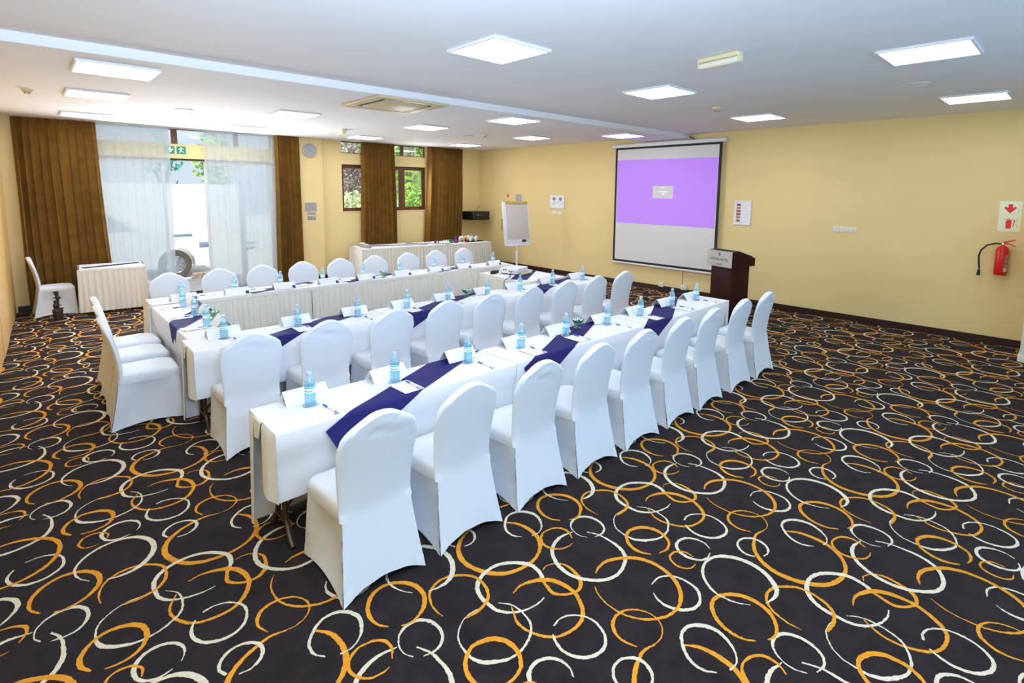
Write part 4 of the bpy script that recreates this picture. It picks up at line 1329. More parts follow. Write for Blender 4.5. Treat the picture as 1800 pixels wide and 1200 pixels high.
# ------------------------------------------------------------------ projection screen
sc = thing('projection_screen', 'wall-hung projection screen showing a purple picture', 'screen', (WX, 5.92, 0))
x = -.075
MB().rbox(x - .045, -.003, -1.26, 1.29, 3.015, 3.088, .012).build('screen_case', MT['white_plastic'], sc)
MB().rbox(x - .047, -.002, 1.29, 1.305, 3.010, 3.093, .004).build('end_cap', MT['white_plastic'], sc)
MB().rbox(x - .047, -.002, -1.275, -1.26, 3.010, 3.093, .004).build('end_cap', MT['white_plastic'], sc)
MB().box(x - .0465, x - .0455, 1.17, 1.21, 3.05, 3.066).build('maker_label', MT['red_print'], sc, 0)
MB().box(x - .001, x + .001, -1.22, 1.205, .525, 3.03).build('screen_sheet', MT['screen_fabric'], sc, 0)
b = MB()
b.box(x - .0022, x - .0012, -1.222, -1.165, .525, 3.02).box(x - .0022, x - .0012, 1.155, 1.206, .525, 3.02)
b.box(x - .0022, x - .0012, -1.165, 1.155, 2.975, 3.02).box(x - .0022, x - .0012, -1.165, 1.155, .525, .572)
b.build('black_border', MT['black_mat'], sc, 0)
MB().rbox(x - .016, x + .014, -1.235, 1.22, .490, .526, .008).build('bottom_bar', MT['white_plastic'], sc)
pr = MB().prism([(-1.165, 2.735), (-1.150, 1.384), (1.135, 1.390), (1.155, 2.752)], x - .0028, x - .0014, 'x').build('glowing_picture', MT['projection'], sc, 0)  # projector's light painted on as a thin glowing sheet
MB().box(x - .0034, x - .0028, -.235, .235, 1.940, 2.192).build('message_box', MT['projection_grey'], pr, 0)
tm = MB()
for (w, yy_, zz) in ((.075, 0, 2.165), (.20, -.01, 2.075), (.085, -.015, 2.045), (.03, -.02, 2.015)):
    # faint lines of text too small to read
    k = -w / 2
    while k < w / 2:
        tm.box(x - .0040, x - .0034, yy_ + k, yy_ + k + .012, zz - .006, zz + .006)
        k += .017
tm.build('message_text', MT['projection_white'], pr, 0)['kind'] = 'stuff'
cd = MB().tube([(WX - .012, 5.42, .19), (WX - .012, 5.42, .35), (WX - .012, 5.425, .50)], .006, 6).build('cable', MT['grey_print'])
tag(cd, 'thin grey cable between the screen and the skirting socket', 'cable')
wc = MB().tube([(WX - .02, 5.40, 3.16), (WX - .03, 5.36, 3.13), (WX - .03, 5.33, 3.12), (WX - .05, 5.28, 3.095)], .010, 6).build('cable', MT['black_mat'])
tag(wc, 'short black cable above the screen case beside the ceiling beam', 'cable')

# ------------------------------------------------------------------ podium
pd = thing('podium', 'dark wooden podium with a steel hotel nameplate by the screen', 'podium', (8.27, 3.94, 0), R(-19))
# local: audience at -x, speaker at +x
MB().rbox(.05, .43, -.22, .22, .04, .88, .004).build('column', MT['podium'], pd)
MB().rbox(.0, .46, -.27, .27, .0, .045, .006).build('plinth', MT['podium'], pd)
hd = MB().prism([(.0, .872), (.0, 1.128), (.13, 1.135), (.50, 1.02), (.50, .893)], -.262, .262, 'y')
hd.build('desk', MT['podium'], pd, 20)
MB().prism([(.16, 1.129), (.47, 1.033), (.475, 1.045), (.165, 1.141)], -.23, .23, 'y').build('reading_slope', MT['black_mat'], pd, 20)
np_ = MB().rbox(-.008, -.0005, -.262, .262, .872, 1.132, .002, 1).build('nameplate', MT['steel'], pd)
fm = lambda y, z: Matrix(((0, 0, -1, -.0085), (-1, 0, 0, y), (0, 1, 0, z), (0, 0, 0, 1)))
tx = text_mb('PROTEA HOTEL', .052, .0006, True)
tx.xf(fm(0, .990)).build('lettering', MT['dark_print'], np_, 0)
tx = text_mb('BY MARRIOTT', .016, .0006)
tx.xf(fm(0, .945)).build('lettering', MT['pale_print'], np_, 0)
tx = text_mb('ENTEBBE', .027, .0006, True)
tx.xf(fm(0, .912)).build('lettering', MT['dark_print'], np_, 0)
em = MB()
for k in range(8):      # flower emblem of petals in a ring
    a = PI / 2 + 2 * PI * k / 8
    c_, s_ = math.cos(a), math.sin(a)
    em.prism([(.006 * c_ - .004 * s_, .006 * s_ + .004 * c_), (.019 * c_ - .007 * s_, .019 * s_ + .007 * c_), (.036 * c_, .036 * s_), (.019 * c_ + .007 * s_, .019 * s_ - .007 * c_), (.006 * c_ + .004 * s_, .006 * s_ - .004 * c_)], 0, .0008)
em.xf(fm(0, 1.075)).build('emblem', MT['dark_print'], np_, 0)

# ------------------------------------------------------------------ curtains
def curtain(x0t, x1t, x0b, x1b, ztop, zbot, y, nf, depth, label, seed, name='curtain', m='curtain', group=None, zspan=16, thick=True):
    rr = random.Random(seed)
    ph = [rr.uniform(0, 6.3) for _ in range(4)]
    wts = [rr.uniform(.6, 1.4) for _ in range(nf)]
    tot = sum(wts)
    cum = [0]
    for w in wts: cum.append(cum[-1] + w / tot)
    def phase(u):
        for k in range(nf):
            if u <= cum[k + 1] + 1e-9:
                return k + (u - cum[k]) / (cum[k + 1] - cum[k])
        return nf
    amps = [rr.uniform(.55, 1.15) for _ in range(nf + 1)]
    def pt(i, j):
        p = phase(i)
        z = lerp(ztop, zbot, j)
        a = lerp(amps[min(nf, int(p))], amps[min(nf, int(p) + 1)], p % 1)
        d = depth * a * (.55 + .45 * min(1, j * 2.5))
        s_ = math.sin(2 * PI * p)
        off = d * (.5 - .5 * math.cos(2 * PI * p)) + .15 * d * math.sin(4 * PI * p + ph[0] + 2 * j)
        x = lerp(lerp(x0t, x1t, i), lerp(x0b, x1b, i), j ** 1.4) + .22 * d * s_ + .010 * math.sin(5 * j + 9 * i + ph[1]) * j
        return (x, y - off, z)
    mb = MB().grid(pt, nf * 14, zspan)
    if name == 'curtain':
        t = thing(name, label, 'curtain', (0, 0, 0), 0, group)
        o = mb.build('curtain_cloth', MT[m], t, 60)
        hb = MB().grid(lambda i, j: tuple(Vector(pt(i, j * .016)) + Vector((0, -.003, 0))), nf * 14, 1).build('heading_tape', MT[m], t, 60)
        return t
    o = mb.build(name, MT[m], None, 60)
    return tag(o, label, 'curtain', group)
CT = CZ - .004
curtain(-.035, 1.045, -.02, 1.125, CT, .03, 11.80, 10, .13, 'long brown velvet curtain before the small skirted table by the partition', 31)
curtain(4.025, 4.555, 3.965, 4.545, CT, .03, 11.78, 6, .11, 'narrow brown velvet curtain between the glass doors and the clock', 32)
curtain(6.03, 6.94, 5.945, 6.985, CT, .03, 11.82, 9, .12, 'brown velvet curtain hanging between the two visible window panes', 33)
curtain(7.925, 9.075, 7.72, 9.00, CT, .03, 11.82, 10, .12, 'brown velvet curtain between the window and the black loudspeaker', 34)
curtain(1.02, 2.13, 1.08, 2.10, CT, .015, 11.83, 9, .035, 'white sheer curtain over the doors beside the small table', 35, 'sheer_curtain', 'sheer', 'sheer door curtains')
curtain(2.70, 4.06, 2.73, 4.03, CT, .015, 11.83, 11, .035, 'white sheer curtain over the doors beside the clock', 36, 'sheer_curtain', 'sheer', 'sheer door curtains')

# ------------------------------------------------------------------ things on the walls
def sign_green(x, arrow, label):
    t = thing('exit_sign', label, 'sign', (x, WY, 2.795), 0, 'green exit signs')
    MB().rbox(-.077, .077, -.008, -.0005, -.072, .072, .002, 1).build('sign_plate', MT['green_sign'], t)
    m = MB()
    if arrow:
        m.prism([(-.018, .055), (.018, .055), (.018, .0), (.045, .025), (.058, .010), (0, -.052), (-.058, .010), (-.045, .025), (-.018, .0)], 0, .001)
    else:
        m.lathe([(.0, 0), (.012, 0), (.012, .001), (.0, .001)], 14, cx=-.008, cy=.046)
        for pl in ([(-.030, .030), (.010, .034), (.016, .022), (.000, -.008), (-.022, -.004)],
                   [(.008, .034), (.034, .018), (.046, .026), (.042, .034), (.032, .028), (.012, .042)],
                   [(-.028, .030), (-.048, .014), (-.044, .006), (-.022, .022)],
                   [(-.006, -.006), (.014, -.010), (.024, -.030), (.050, -.030), (.050, -.040), (.018, -.040), (.004, -.020), (-.016, -.010)],
                   [(-.022, -.004), (-.006, -.012), (-.018, -.034), (-.022, -.056), (-.034, -.054), (-.030, -.030)]):
            m.prism(pl, 0, .001)
    m.xf(Matrix(((1, 0, 0, 0), (0, 0, -1, -.0082), (0, 1, 0, 0), (0, 0, 0, 1))))
    m.build('arrow_symbol' if arrow else 'running_figure', MT['white_print'], t, 0)
sign_green(2.145, True, 'green exit plate with a down arrow on the lintel over the doors')
sign_green(2.335, False, 'green exit plate with a running figure on the lintel over the doors')

ck = thing('wall_clock', 'round silver wall clock on the yellow pillar', 'clock', (4.785, WY - .10, 2.925))
f = MB().lathe([(.0, .0), (.150, .0), (.158, .010), (.158, .030), (.140, .034), (.130, .026)], 40, cap=False)
f.xf(Matrix(((1, 0, 0, 0), (0, 0, -1, -.001), (0, 1, 0, 0), (0, 0, 0, 1)))).build('clock_rim', MT['steel'], ck)
f = MB().prism([(.134 * math.cos(2 * PI * k / 40), .134 * math.sin(2 * PI * k / 40)) for k in range(40)], .017, .0205)
f.xf(Matrix(((1, 0, 0, 0), (0, 0, -1, -.001), (0, 1, 0, 0), (0, 0, 0, 1)))).build('dial', MT['clock_face'], ck)
cw = Matrix(((1, 0, 0, 0), (0, 0, -1, -.023), (0, 1, 0, 0), (0, 0, 0, 1)))
for k in range(12):
    a = PI / 6 * k
    MB().box(-.004, .004, .105, .125, 0, .001).xf(cw @ Matrix.Rotation(-a, 4, 'Z')).build('hour_mark', MT['grey_print'], ck, 0)
MB().box(-.005, .005, -.015, .065, .001, .002).xf(cw @ Matrix.Rotation(R(-112), 4, 'Z')).build('hour_hand', MT['grey_print'], ck, 0)
MB().box(-.003, .003, -.02, .105, .002, .003).xf(cw @ Matrix.Rotation(R(35), 4, 'Z')).build('minute_hand', MT['grey_print'], ck, 0)

def textlines(mb, x0, x1, z, n, dz, h, rr, depth=.0008):
    for k in range(n):
        a = x0
        while a < x1 - .01:
            w = rr.uniform(.012, .035)
            if rr.random() < .85:
                mb.box(a, min(a + w, x1), 0, 0, 0, 0) if False else mb.prism([(a, z - k * dz), (min(a + w, x1), z - k * dz), (min(a + w, x1), z - k * dz + h), (a, z - k * dz + h)], 0, depth)
            a += w + .008
rt = random.Random(9)
def ywall_plate(name, x, z, w, h, m, label, lines, cat='sign', m2='grey_print', dep=.006):
    t = thing(name, label, cat, (x, WY - .10, z))
    MB().rbox(-w / 2, w / 2, -dep, -.0005, -h / 2, h / 2, .0015, 1).build('plate', MT[m], t)
    m_ = MB()
    for (a, b, zz, n, dz, hh) in lines:
        textlines(m_, a, b, zz, n, dz, hh, rt)
    m_.xf(Matrix(((1, 0, 0, 0), (0, 0, -1, -dep - .0002), (0, 1, 0, 0), (0, 0, 0, 1))))
    o = m_.build('print', MT[m2], t, 0)
    o['kind'] = 'stuff'
    return t
ywall_plate('wall_plaque', 4.765, 1.675, .265, .20, 'plaque', 'large grey plaque on the yellow pillar below the clock', [(-.03, .03, .075, 1, .02, .010), (-.11, -.03, .045, 2, .018, .006), (-.11, -.02, -.035, 2, .018, .006), (.03, .10, -.03, 2, .02, .006)])
ywall_plate('wall_notice', 4.775, 1.525, .20, .06, 'plaque', 'thin grey notice strip with red mark under the plaque', [(-.04, .08, .0, 2, .016, .008)])
ywall_plate('wall_notice', 4.775, 1.425, .19, .09, 'plaque', 'lower grey notice strip with three lines of print under the plaque', [(-.08, .08, .02, 3, .024, .010)], 'sign', 'ink')

def xwall(name, y, z, w, h, m, label, cat, dep=.008, group=None, r=.0015, part='plate'):
    """plate on the screen wall; local x runs towards -y (to the viewer's right)."""
    t = thing(name, label, cat, (WX, y, z), -PI / 2, group)
    MB().rbox(-w / 2, w / 2, -dep, -.0005, -h / 2, h / 2, r, 1).build(part, MT[m], t)
    return t
FW_ = lambda d: Matrix(((1, 0, 0, 0), (0, 0, -1, -d), (0, 1, 0, 0), (0, 0, 0, 1)))
ARROW = [(-.022, .062), (.022, .062), (.022, .012), (.052, .030), (.062, .008), (0, -.062), (-.062, .008), (-.052, .030), (-.022, .012)]
t = xwall('fire_sign', .662, 1.882, .165, .165, 'sign_pale', 'pale plate with a red down arrow over the fire extinguisher', 'sign', .008)
MB().prism(ARROW, 0, .001).xf(FW_(.0082)).build('arrow_symbol', MT['red_print'], t, 0)
t = xwall('fire_sign', .664, 1.682, .165, .155, 'sign_pale', 'pale plate with a red extinguisher symbol over the fire extinguisher', 'sign', .008)
m = MB()
m.prism([(-.028, -.065), (.028, -.065), (.028, .030), (.018, .045), (.006, .050), (-.006, .050), (-.018, .045), (-.028, .030)], 0, .001)
m.prism([(-.050, .052), (.012, .056), (.012, .066), (-.030, .062)], 0, .001)
m.prism([(.010, .052), (.055, .052), (.062, .040), (.062, .025), (.045, -.05), (.038, -.05), (.052, .025), (.050, .044), (.010, .044)], 0, .001)
m.xf(FW_(.0082)).build('extinguisher_symbol', MT['red_print'], t, 0)
fb = xwall('sign_backing', .660, 1.780, .225, .41, 'sign_pale', 'pale yellow backing plate behind the two fire signs', 'sign', .0012)
t = xwall('fire_sign', 10.74, 1.93, .09, .16, 'wall', 'clear plate with a small red down arrow above the flip chart', 'sign', .004)
MB().prism([(a * .72, b * 1.0) for a, b in ARROW], 0, .001).xf(FW_(.0042)).build('arrow_symbol', MT['red_print'], t, 0)
t = xwall('fire_sign', 10.735, 1.755, .09, .10, 'wall', 'small red symbol plate just above the flip chart clamp', 'sign', .004)
MB().prism([(-.022, -.04), (.022, -.04), (.022, .025), (.03, .04), (-.02, .045), (-.022, .02)], 0, .001).xf(FW_(.0042)).build('symbol', MT['red_print'], t, 0)
xwall('wall_plaque', 10.31, 1.86, .225, .24, 'plaque', 'blank grey plaque on the wall above the flip chart', 'sign', .006)

def framed(y, z, w, h, label):
    t = thing('wall_poster', label, 'poster', (WX, y, z), -PI / 2)
    MB().box(-w / 2 + .01, w / 2 - .01, -.010, -.001, -h / 2 + .01, h / 2 - .01).build('poster_sheet', MT['card'], t, 0)
    f = .022
    for nm, a in (('top', (-w / 2, w / 2, h / 2 - f, h / 2)), ('b', (-w / 2, w / 2, -h / 2, -h / 2 + f)), ('l', (-w / 2, -w / 2 + f, -h / 2 + f, h / 2 - f)), ('r', (w / 2 - f, w / 2, -h / 2 + f, h / 2 - f))):
        MB().rbox(a[0], a[1], -.018, -.0005, a[2], a[3], .004, 1).build('frame_bar', MT['white_plastic'], t)
    for sx in (-1, 1):
        for sy in (-1, 1):
            MB().rbox(sx * w / 2 - .012, sx * w / 2 + .012, -.020, -.001, sy * h / 2 - .012, sy * h / 2 + .012, .003, 1).build('corner_cap', MT['chrome'], t)
    return t
t = framed(4.28, 1.695, .315, .445, 'white framed menu poster with a column of food pictures')
for k, mm in enumerate(('plum_print', 'food_orange', 'food_brown', 'food_brown', 'food_orange', 'food_pink')):
    MB().box(-.115, -.035, -.0108, -.0102, .125 - k * .058, .170 - k * .058).build('food_picture', MT[mm], t, 0)
m = MB()
for k in range(6):
    textlines(m, -.020, .115, .158 - k * .058, 3, .014, .005, rt, .0006)
textlines(m, -.05, -.02, -.185, 1, .01, .008, rt, .0006); textlines(m, .07, .115, -.185, 1, .01, .010, rt, .0006)
m.xf(FW_(.0102)).build('print', MT['pale_print'], t, 0)['kind'] = 'stuff'
t = framed(8.91, 1.805, .46, .315, 'white framed notice with two fan-shaped emblems beside the flip chart')
for sx in (-.105, .105):
    m = MB()
    fan = [(sx, .02)] + [(sx + .062 * math.cos(a), .062 + .055 * math.sin(a)) for a in [PI * k / 8 for k in range(9)]]
    m.prism(fan, 0, .0006)
    m.xf(FW_(.0102)).build('fan_emblem', MT['grey_print'], t, 0)
m = MB()
for sx in (-.105, .105):
    textlines(m, sx - .085, sx + .085, -.01, 1, .02, .010, rt, .0006)
    textlines(m, sx - .07, sx + .07, -.052, 1, .02, .008, rt, .0006)
    textlines(m, sx - .04, sx + .04, -.080, 1, .02, .008, rt, .0006)
m.xf(FW_(.0102)).build('print', MT['grey_print'], t, 0)['kind'] = 'stuff'

def wall_box(y, z, w, h, label, holes, group, dep=.012, m='ivory_plastic', name='wall_socket', cat='socket'):
    t = thing(name, label, cat, (WX, y, z), -PI / 2, group)
    MB().rbox(-w / 2, w / 2, -dep, -.0005, -h / 2, h / 2, .003, 2).build('faceplate', MT[m], t)
    for a, b in holes:
        MB().box(a - .004, a + .004, -dep - .0008, -dep - .0001, b - .007, b + .007).build('pin_hole', MT['grey_print'], t, 0)
    return t
g = 'switch and socket plates on the screen wall'
wall_box(2.72, 1.490, .088, .088, 'single white switch plate, first of three side by side on the bare wall', [(0, .012)], g)
wall_box(2.628, 1.490, .088, .088, 'single pale socket plate between its two neighbours on the bare wall', [(0, .018), (-.016, -.008), (.016, -.008)], g)
wall_box(2.505, 1.488, .150, .088, 'double white socket plate, wider than the two plates beside it', [(-.035, .018), (-.05, -.012), (-.02, -.012), (.035, .018), (.02, -.012), (.05, -.012)], g)
wall_box(9.00, 1.535, .16, .09, 'double ivory switch plate under the framed notice', [(-.04, 0), (.03, 0)], g)
wall_box(8.83, 1.530, .15, .085, 'double ivory socket plate under the framed notice', [(-.04, .01), (.04, .01)], g)
wall_box(5.90, .128, .115, .085, 'white socket box low on the wall under the screen', [(-.015, 0), (.015, 0)], g, .03)
wall_box(5.38, .142, .13, .10, 'white trailing socket box low on the wall with a cable above', [(-.015, 0), (.015, 0)], g, .045)

# fire extinguisher
fx = thing('fire_extinguisher', 'red fire extinguisher with black hose hung on the wall', 'extinguisher', (WX - .085, .685, .99))
MB().lathe([(.0, .006), (.055, .0), (.066, .006), (.070, .020), (.070, .320), (.064, .355), (.045, .380), (.022, .392), (.020, .40)], 28).build('cylinder', MT['red'], fx)
MB().lathe([(.066, -.004), (.068, .003), (.060, .006)], 28).build('base_ring', MT['red'], fx)
MB().lathe([(.018, .395), (.020, .40), (.020, .425), (.014, .44), (.0, .442)], 14).build('valve', MT['chrome'], fx)
MB().tube([(0, .01, .435), (-.02, -.05, .455), (-.03, -.12, .480)], [.010, .009, .006], 8).build('lever', MT['red'], fx)
MB().tube([(0, .01, .425), (-.02, -.05, .425), (-.03, -.13, .395)], [.009, .007, .005], 8).build('carry_handle', MT['red'], fx)
hp = [(0, .02, .415), (-.01, .08, .42), (-.02, .16, .39), (-.02, .215, .32), (-.01, .235, .24), (0, .228, .15), (0, .218, .08), (0, .216, .05)]
MB().tube(hp, .011, 10).build('hose', MT['black_mat'], fx)
MB().tube([(0, .216, .055), (0, .217, .03), (0, .219, -.035)], [.013, .016, .024], 12).build('nozzle', MT['black_mat'], fx)
MB().tube([(0, .216, .06), (0, .216, .05)], .0135, 10).build('ferrule', MT['chrome'], fx)
MB().grid(lambda i, j: (-.0708 * math.cos(lerp(.55, 1.25, i)), -.0708 * math.sin(lerp(.55, 1.25, i)), lerp(.10, .27, j)), 8, 1).build('instruction_label', MT['food_pink'], fx)
MB().grid(lambda i, j: (-.0710 * math.cos(lerp(.50, 1.2, i)), -.0710 * math.sin(lerp(.50, 1.2, i)), lerp(.045, .095, j)), 8, 1).build('service_tag', MT['pale_print'], fx)
MB().rbox(.066, .0845, -.03, .03, .26, .36, .003).build('wall_bracket', MT['black_mat'], fx)

# loudspeaker on its bracket in the corner, with the conduit above
ls = thing('loudspeaker', 'black wall loudspeaker with a dark glossy front in the corner', 'speaker', (9.325, 11.55, 1.262))
MB().rbox(-.295, .295, -.25, .25, 0, .235, .02, 3).build('speaker_case', MT['black'], ls)
MB().rbox(-.24, .25, -.256, -.249, .04, .205, .006).build('front_panel', MT['black_mat'], ls)
MB().rbox(-.19, .0, -.2575, -.2555, .135, .140, .001, 1).build('trim_line', MT['steel'], ls)
MB().lathe([(.0, 0), (.006, 0), (.006, .002), (.0, .002)], 10).xf(Matrix.Translation((-.262, -.2515, .10)) @ Matrix.Rotation(PI / 2, 4, 'X')).build('knob', MT['chrome'], ls)
MB().rbox(-.08, .08, .248, .349, .06, .17, .004).build('wall_bracket', MT['black_mat'], ls)
cn = MB().rbox(9.715, 9.74, WY - .018, WY - .0005, 1.66, CZ - .002, .003, 1)
tag(cn.build('cable_conduit', MT['wall']), 'yellow painted cable conduit in the corner above the loudspeaker', 'conduit')
tag(MB().tube([(9.728, WY - .012, 1.66), (9.70, WY - .03, 1.60), (9.50, WY - .14, 1.503)], .006, 6).build('cable', MT['black_mat']), 'thin black cable from the corner conduit to the loudspeaker', 'cable')

# ------------------------------------------------------------------ ceiling things
P_U = {'A': (2.92, 3.32), 'B': (5.40, 3.38), 'E': (8.22, 3.44), 'C': (5.40, .95), 'D': (8.28, .97), 'X': (2.92, .93)}
P_L = {'L': (3.12, 8.22), 'N': (.77, 8.30), 'H': (5.47, 8.18), 'I': (8.07, 8.10), 'O': (.83, 10.70), 'K': (5.57, 10.70), 'J': (8.23, 10.62), 'Y': (3.12, 10.70)}
P_B = {'M': (.705, 5.98), 'G': (5.49, 5.90), 'F': (8.38, 5.99)}
fr = MB()
for a, b, c, d in ((-.3, .3, -.3, -.28), (-.3, .3, .28, .3), (-.3, -.28, -.28, .28), (.28, .3, -.28, .28)):
    fr.rbox(a, b, c, d, -.022, 0, .002, 1)
fr_me = fr.mesh('light_frame', MT['panel_frame'], 0)
di_me = MB().box(-.28, .28, -.28, .28, -.019, -.004).mesh('diffuser', MT['panel_light'], 0)
lab = {'A': 'over the row by the open carpet, at its partition end', 'B': 'over the middle of the row by the open carpet', 'E': 'before the screen, next to the smoke detector',
       'C': 'above the open carpet, beside the round ceiling vent', 'D': 'above the fire extinguisher wall', 'X': 'above the open carpet beside the partition',
       'L': 'between the beam and the sheer curtains, by the air conditioner', 'N': 'middle one of three along the partition', 'H': 'between the air conditioner and the buffet table',
       'I': 'between the beam and the flip chart', 'O': 'before the long brown curtain by the partition', 'K': 'before the window beside the pillar', 'J': 'above the buffet cups', 'Y': 'before the sheer curtains',
       'M': 'set in the ceiling beam by the partition', 'G': 'set in the ceiling beam beside the air conditioner', 'F': 'set in the ceiling beam by the screen'}
for dct, z in ((P_U, CZ), (P_L, CZ), (P_B, 3.12)):
    for k, (x, y) in dct.items():
        t = thing('ceiling_light', f'square white ceiling light {lab[k]}', 'ceiling light', (x, y, z - .0005), 0, 'square ceiling lights')
        put(fr_me, t)
        put(di_me, t)

ac = thing('air_conditioner', 'square beige cassette air conditioner set in the ceiling beam', 'air conditioner', (3.46, 5.865, 3.1195))
fm_ = MB()
for a, b, c, d in ((-.475, .475, -.475, -.36), (-.475, .475, .36, .475), (-.475, -.36, -.36, .36), (.36, .475, -.36, .36)):
    fm_.rbox(a, b, c, d, -.032, 0, .010, 2)
fm_.build('cassette_frame', MT['aircon'], ac)
MB().rbox(-.29, .29, -.29, .29, -.036, -.012, .006).build('intake_grille', MT['aircon'], ac)
MB().box(-.36, .36, -.36, .36, -.014, -.0005).build('dark_recess', MT['black_mat'], ac, 0)
for k in range(4):
    m = MB().rbox(-.27, .27, .305, .345, -.024, -.017, .002, 1)
    m.xf(Matrix.Rotation(PI / 2 * k, 4, 'Z')).build('louver_blade', MT['black_mat'], ac)

def emergency(x, y, rz, label):
    t = thing('emergency_light', label, 'light', (x, y, CZ - .0005), rz, 'emergency lights on the ceiling')
    MB().rbox(-.19, .19, -.045, .045, -.035, 0, .010).build('light_base', MT['cream_plastic'], t)
    MB().rbox(-.185, .185, -.040, .040, -.085, -.0355, .022, 3).build('lamp_cover', MT['ivory_plastic'], t)
    MB().rbox(-.11, .11, -.022, .022, -.089, -.0852, .001, 1).build('lamp_strip', MT['cream_plastic'], t)
    for sx in (-1, 1):
        MB().rbox(sx * .186 - .006, sx * .186 + .006, -.034, .034, -.08, -.01, .004).build('end_cap', MT['cream_plastic'], t)
emergency(4.355, 2.17, R(82), 'cream emergency light tube on the ceiling above the row by the open carpet')
emergency(4.58, 9.75, R(82), 'cream emergency light tube on the ceiling before the clock')
def detector(x, y, label):
    t = thing('smoke_detector', label, 'smoke detector', (x, y, CZ - .0005), 0, 'smoke detectors')
    MB().lathe([(.0, 0), (.055, 0), (.057, -.008), (.052, -.022), (.0, -.022)], 22).build('detector_base', MT['cream_plastic'], t)
    MB().lathe([(.042, -.0225), (.046, -.034), (.036, -.046), (.0, -.050)], 22).build('detector_head', MT['aircon'], t)
    for k in range(5):
        a = 2 * PI * k / 5
        MB().rbox(-.006, .006, -.004, .004, -.052, -.036, .001, 1).xf(Matrix.Translation((.030 * math.cos(a), .030 * math.sin(a), 0))).build('slot', MT['black_mat'], t)
detector(6.90, 3.44, 'cream smoke detector on the ceiling in front of the screen')
detector(7.05, 8.46, 'cream smoke detector on the ceiling before the buffet table')
detector(.15, 8.44, 'cream smoke detector on the ceiling close to the partition')
def disc(x, y, label):
    t = thing('ceiling_speaker', label, 'speaker', (x, y, CZ - .0005), 0, 'round ceiling speakers')
    MB().lathe([(.115, 0), (.125, -.004), (.120, -.010), (.105, -.010), (.100, -.005)], 30).build('speaker_ring', MT['panel_frame'], t)
    MB().lathe([(.0, -.006), (.104, -.006), (.104, -.002), (.0, -.002)], 30).build('speaker_grille', MT['ceiling'], t)
disc(6.87, 1.29, 'round white ceiling speaker above the open carpet')
disc(6.96, 8.89, 'round white ceiling speaker before the buffet table')
disc(1.84, 8.99, 'round white ceiling speaker before the sheer curtains')

# ------------------------------------------------------------------ floor standing air conditioner in the far corner of the carpet
fa = thing('floor_air_conditioner', 'tall ivory floor air conditioner with louvred front by the extinguisher wall', 'air conditioner', (8.95, .11, 0))
MB().rbox(.02, .36, -.26, .255, .10, 1.78, .03, 3).build('cabinet', MT['ivory_plastic'], fa)
MB().rbox(.0, .37, -.27, .268, .0, .105, .02, 3).build('plinth', MT['ivory_plastic'], fa)
for k in range(15):
    z = .165 + k * .048
    MB().prism([(-.006, z), (.022, z + .012), (.022, z + .030), (-.004, z + .006)], -.235, .215, 'y').build('louver_slat', MT['white_plastic'], fa, 0)
MB().rbox(.004, .0205, -.22, .20, 1.05, 1.20, .004).build('control_panel', MT['plum_print'], fa)

# ------------------------------------------------------------------ carved figure group on the carpet
st = thing('carved_statue', 'slim dark carved wooden statue standing beside the lone corner chair', 'statue', (.285, 10.80, 0))
MB().lathe([(.0, 0), (.040, 0), (.052, .012), (.050, .05), (.054, .10), (.060, .145), (.052, .175), (.036, .185), (.0, .186)], 14, lambda r, z, a: (r * (1 + .16 * math.sin(2 * a + 1)), z)).build('base_block', MT['carving'], st)
def blob(c, r, nm):
    m = MB()
    m.lathe([(0, -1), (.5, -.86), (.86, -.5), (1, 0), (.86, .5), (.5, .86), (0, 1)], 14)
    m.xf(Matrix.Translation(c) @ Matrix.Diagonal((*r, 1)))
    return m.build(nm, MT['carving'], st)
blob((-.018, 0, .225), (.036, .034, .052), 'lower_torso')
blob((-.024, -.004, .292), (.020, .020, .026), 'lower_head')
MB().tube([(.012, 0, .16), (.014, 0, .25), (.010, 0, .33)], [.016, .014, .018], 10).build('stem', MT['carving'], st)
MB().tube([(-.030, -.025, .12), (-.042, -.02, .07), (-.030, -.015, .02)], [.022, .020, .016], 8).build('drum', MT['carving'], st)
MB().tube([(.028, -.01, .19), (.034, -.012, .10), (.028, -.01, .02)], [.026, .026, .020], 8).build('lower_leg', MT['carving'], st)
blob((.012, 0, .355), (.034, .030, .042), 'upper_torso')
blob((.002, -.002, .415), (.030, .028, .034), 'upper_head')
MB().lathe([(.020, .0), (.040, .018), (.034, .030), (.0, .034)], 12, cx=-.002, cz=.424).build('headdress', MT['carving'], st)
for a in (((-.005, -.01, .36), (-.045, -.015, .352), .007), ((.02, -.01, .37), (.055, -.02, .34), .010), ((.01, -.01, .24), (.050, -.02, .232), .008), ((.04, -.01, .185), (.075, -.015, .178), .008)):
    MB().tube([a[0], a[1]], a[2], 7).build('arm', MT['carving'], st)

# ------------------------------------------------------------------ on the buffet table
def bt(x, y):      # a point given in the table's own frame
    c_, s_ = math.cos(BTR), math.sin(BTR)
    return BT[0] + x * c_ - y * s_, BT[1] + x * s_ + y * c_
zb = .7506
cup = MB().lathe([(.0, .002), (.022, .0), (.026, .003), (.034, .020), (.038, .045), (.039, .064), (.037, .064), (.035, .045), (.030, .020), (.0, .008)], 22)
cup_me = cup.mesh('cup_body', MT['porcelain'], 50)
hn = MB().tube([(.036, 0, .052), (.052, 0, .050), (.056, 0, .034), (.046, 0, .020), (.034, 0, .018)], .0045, 7)
hnd_me = hn.mesh('handle', MT['porcelain'], 50)
def cupthing(x, y, z, flip, rz, label, group):
    t = thing('coffee_cup', label, 'cup', (x, y, z), rz, group)
    if flip:
        t.rotation_euler = (PI, 0, rz)
    put(cup_me, t); put(hnd_me, t)
    return t
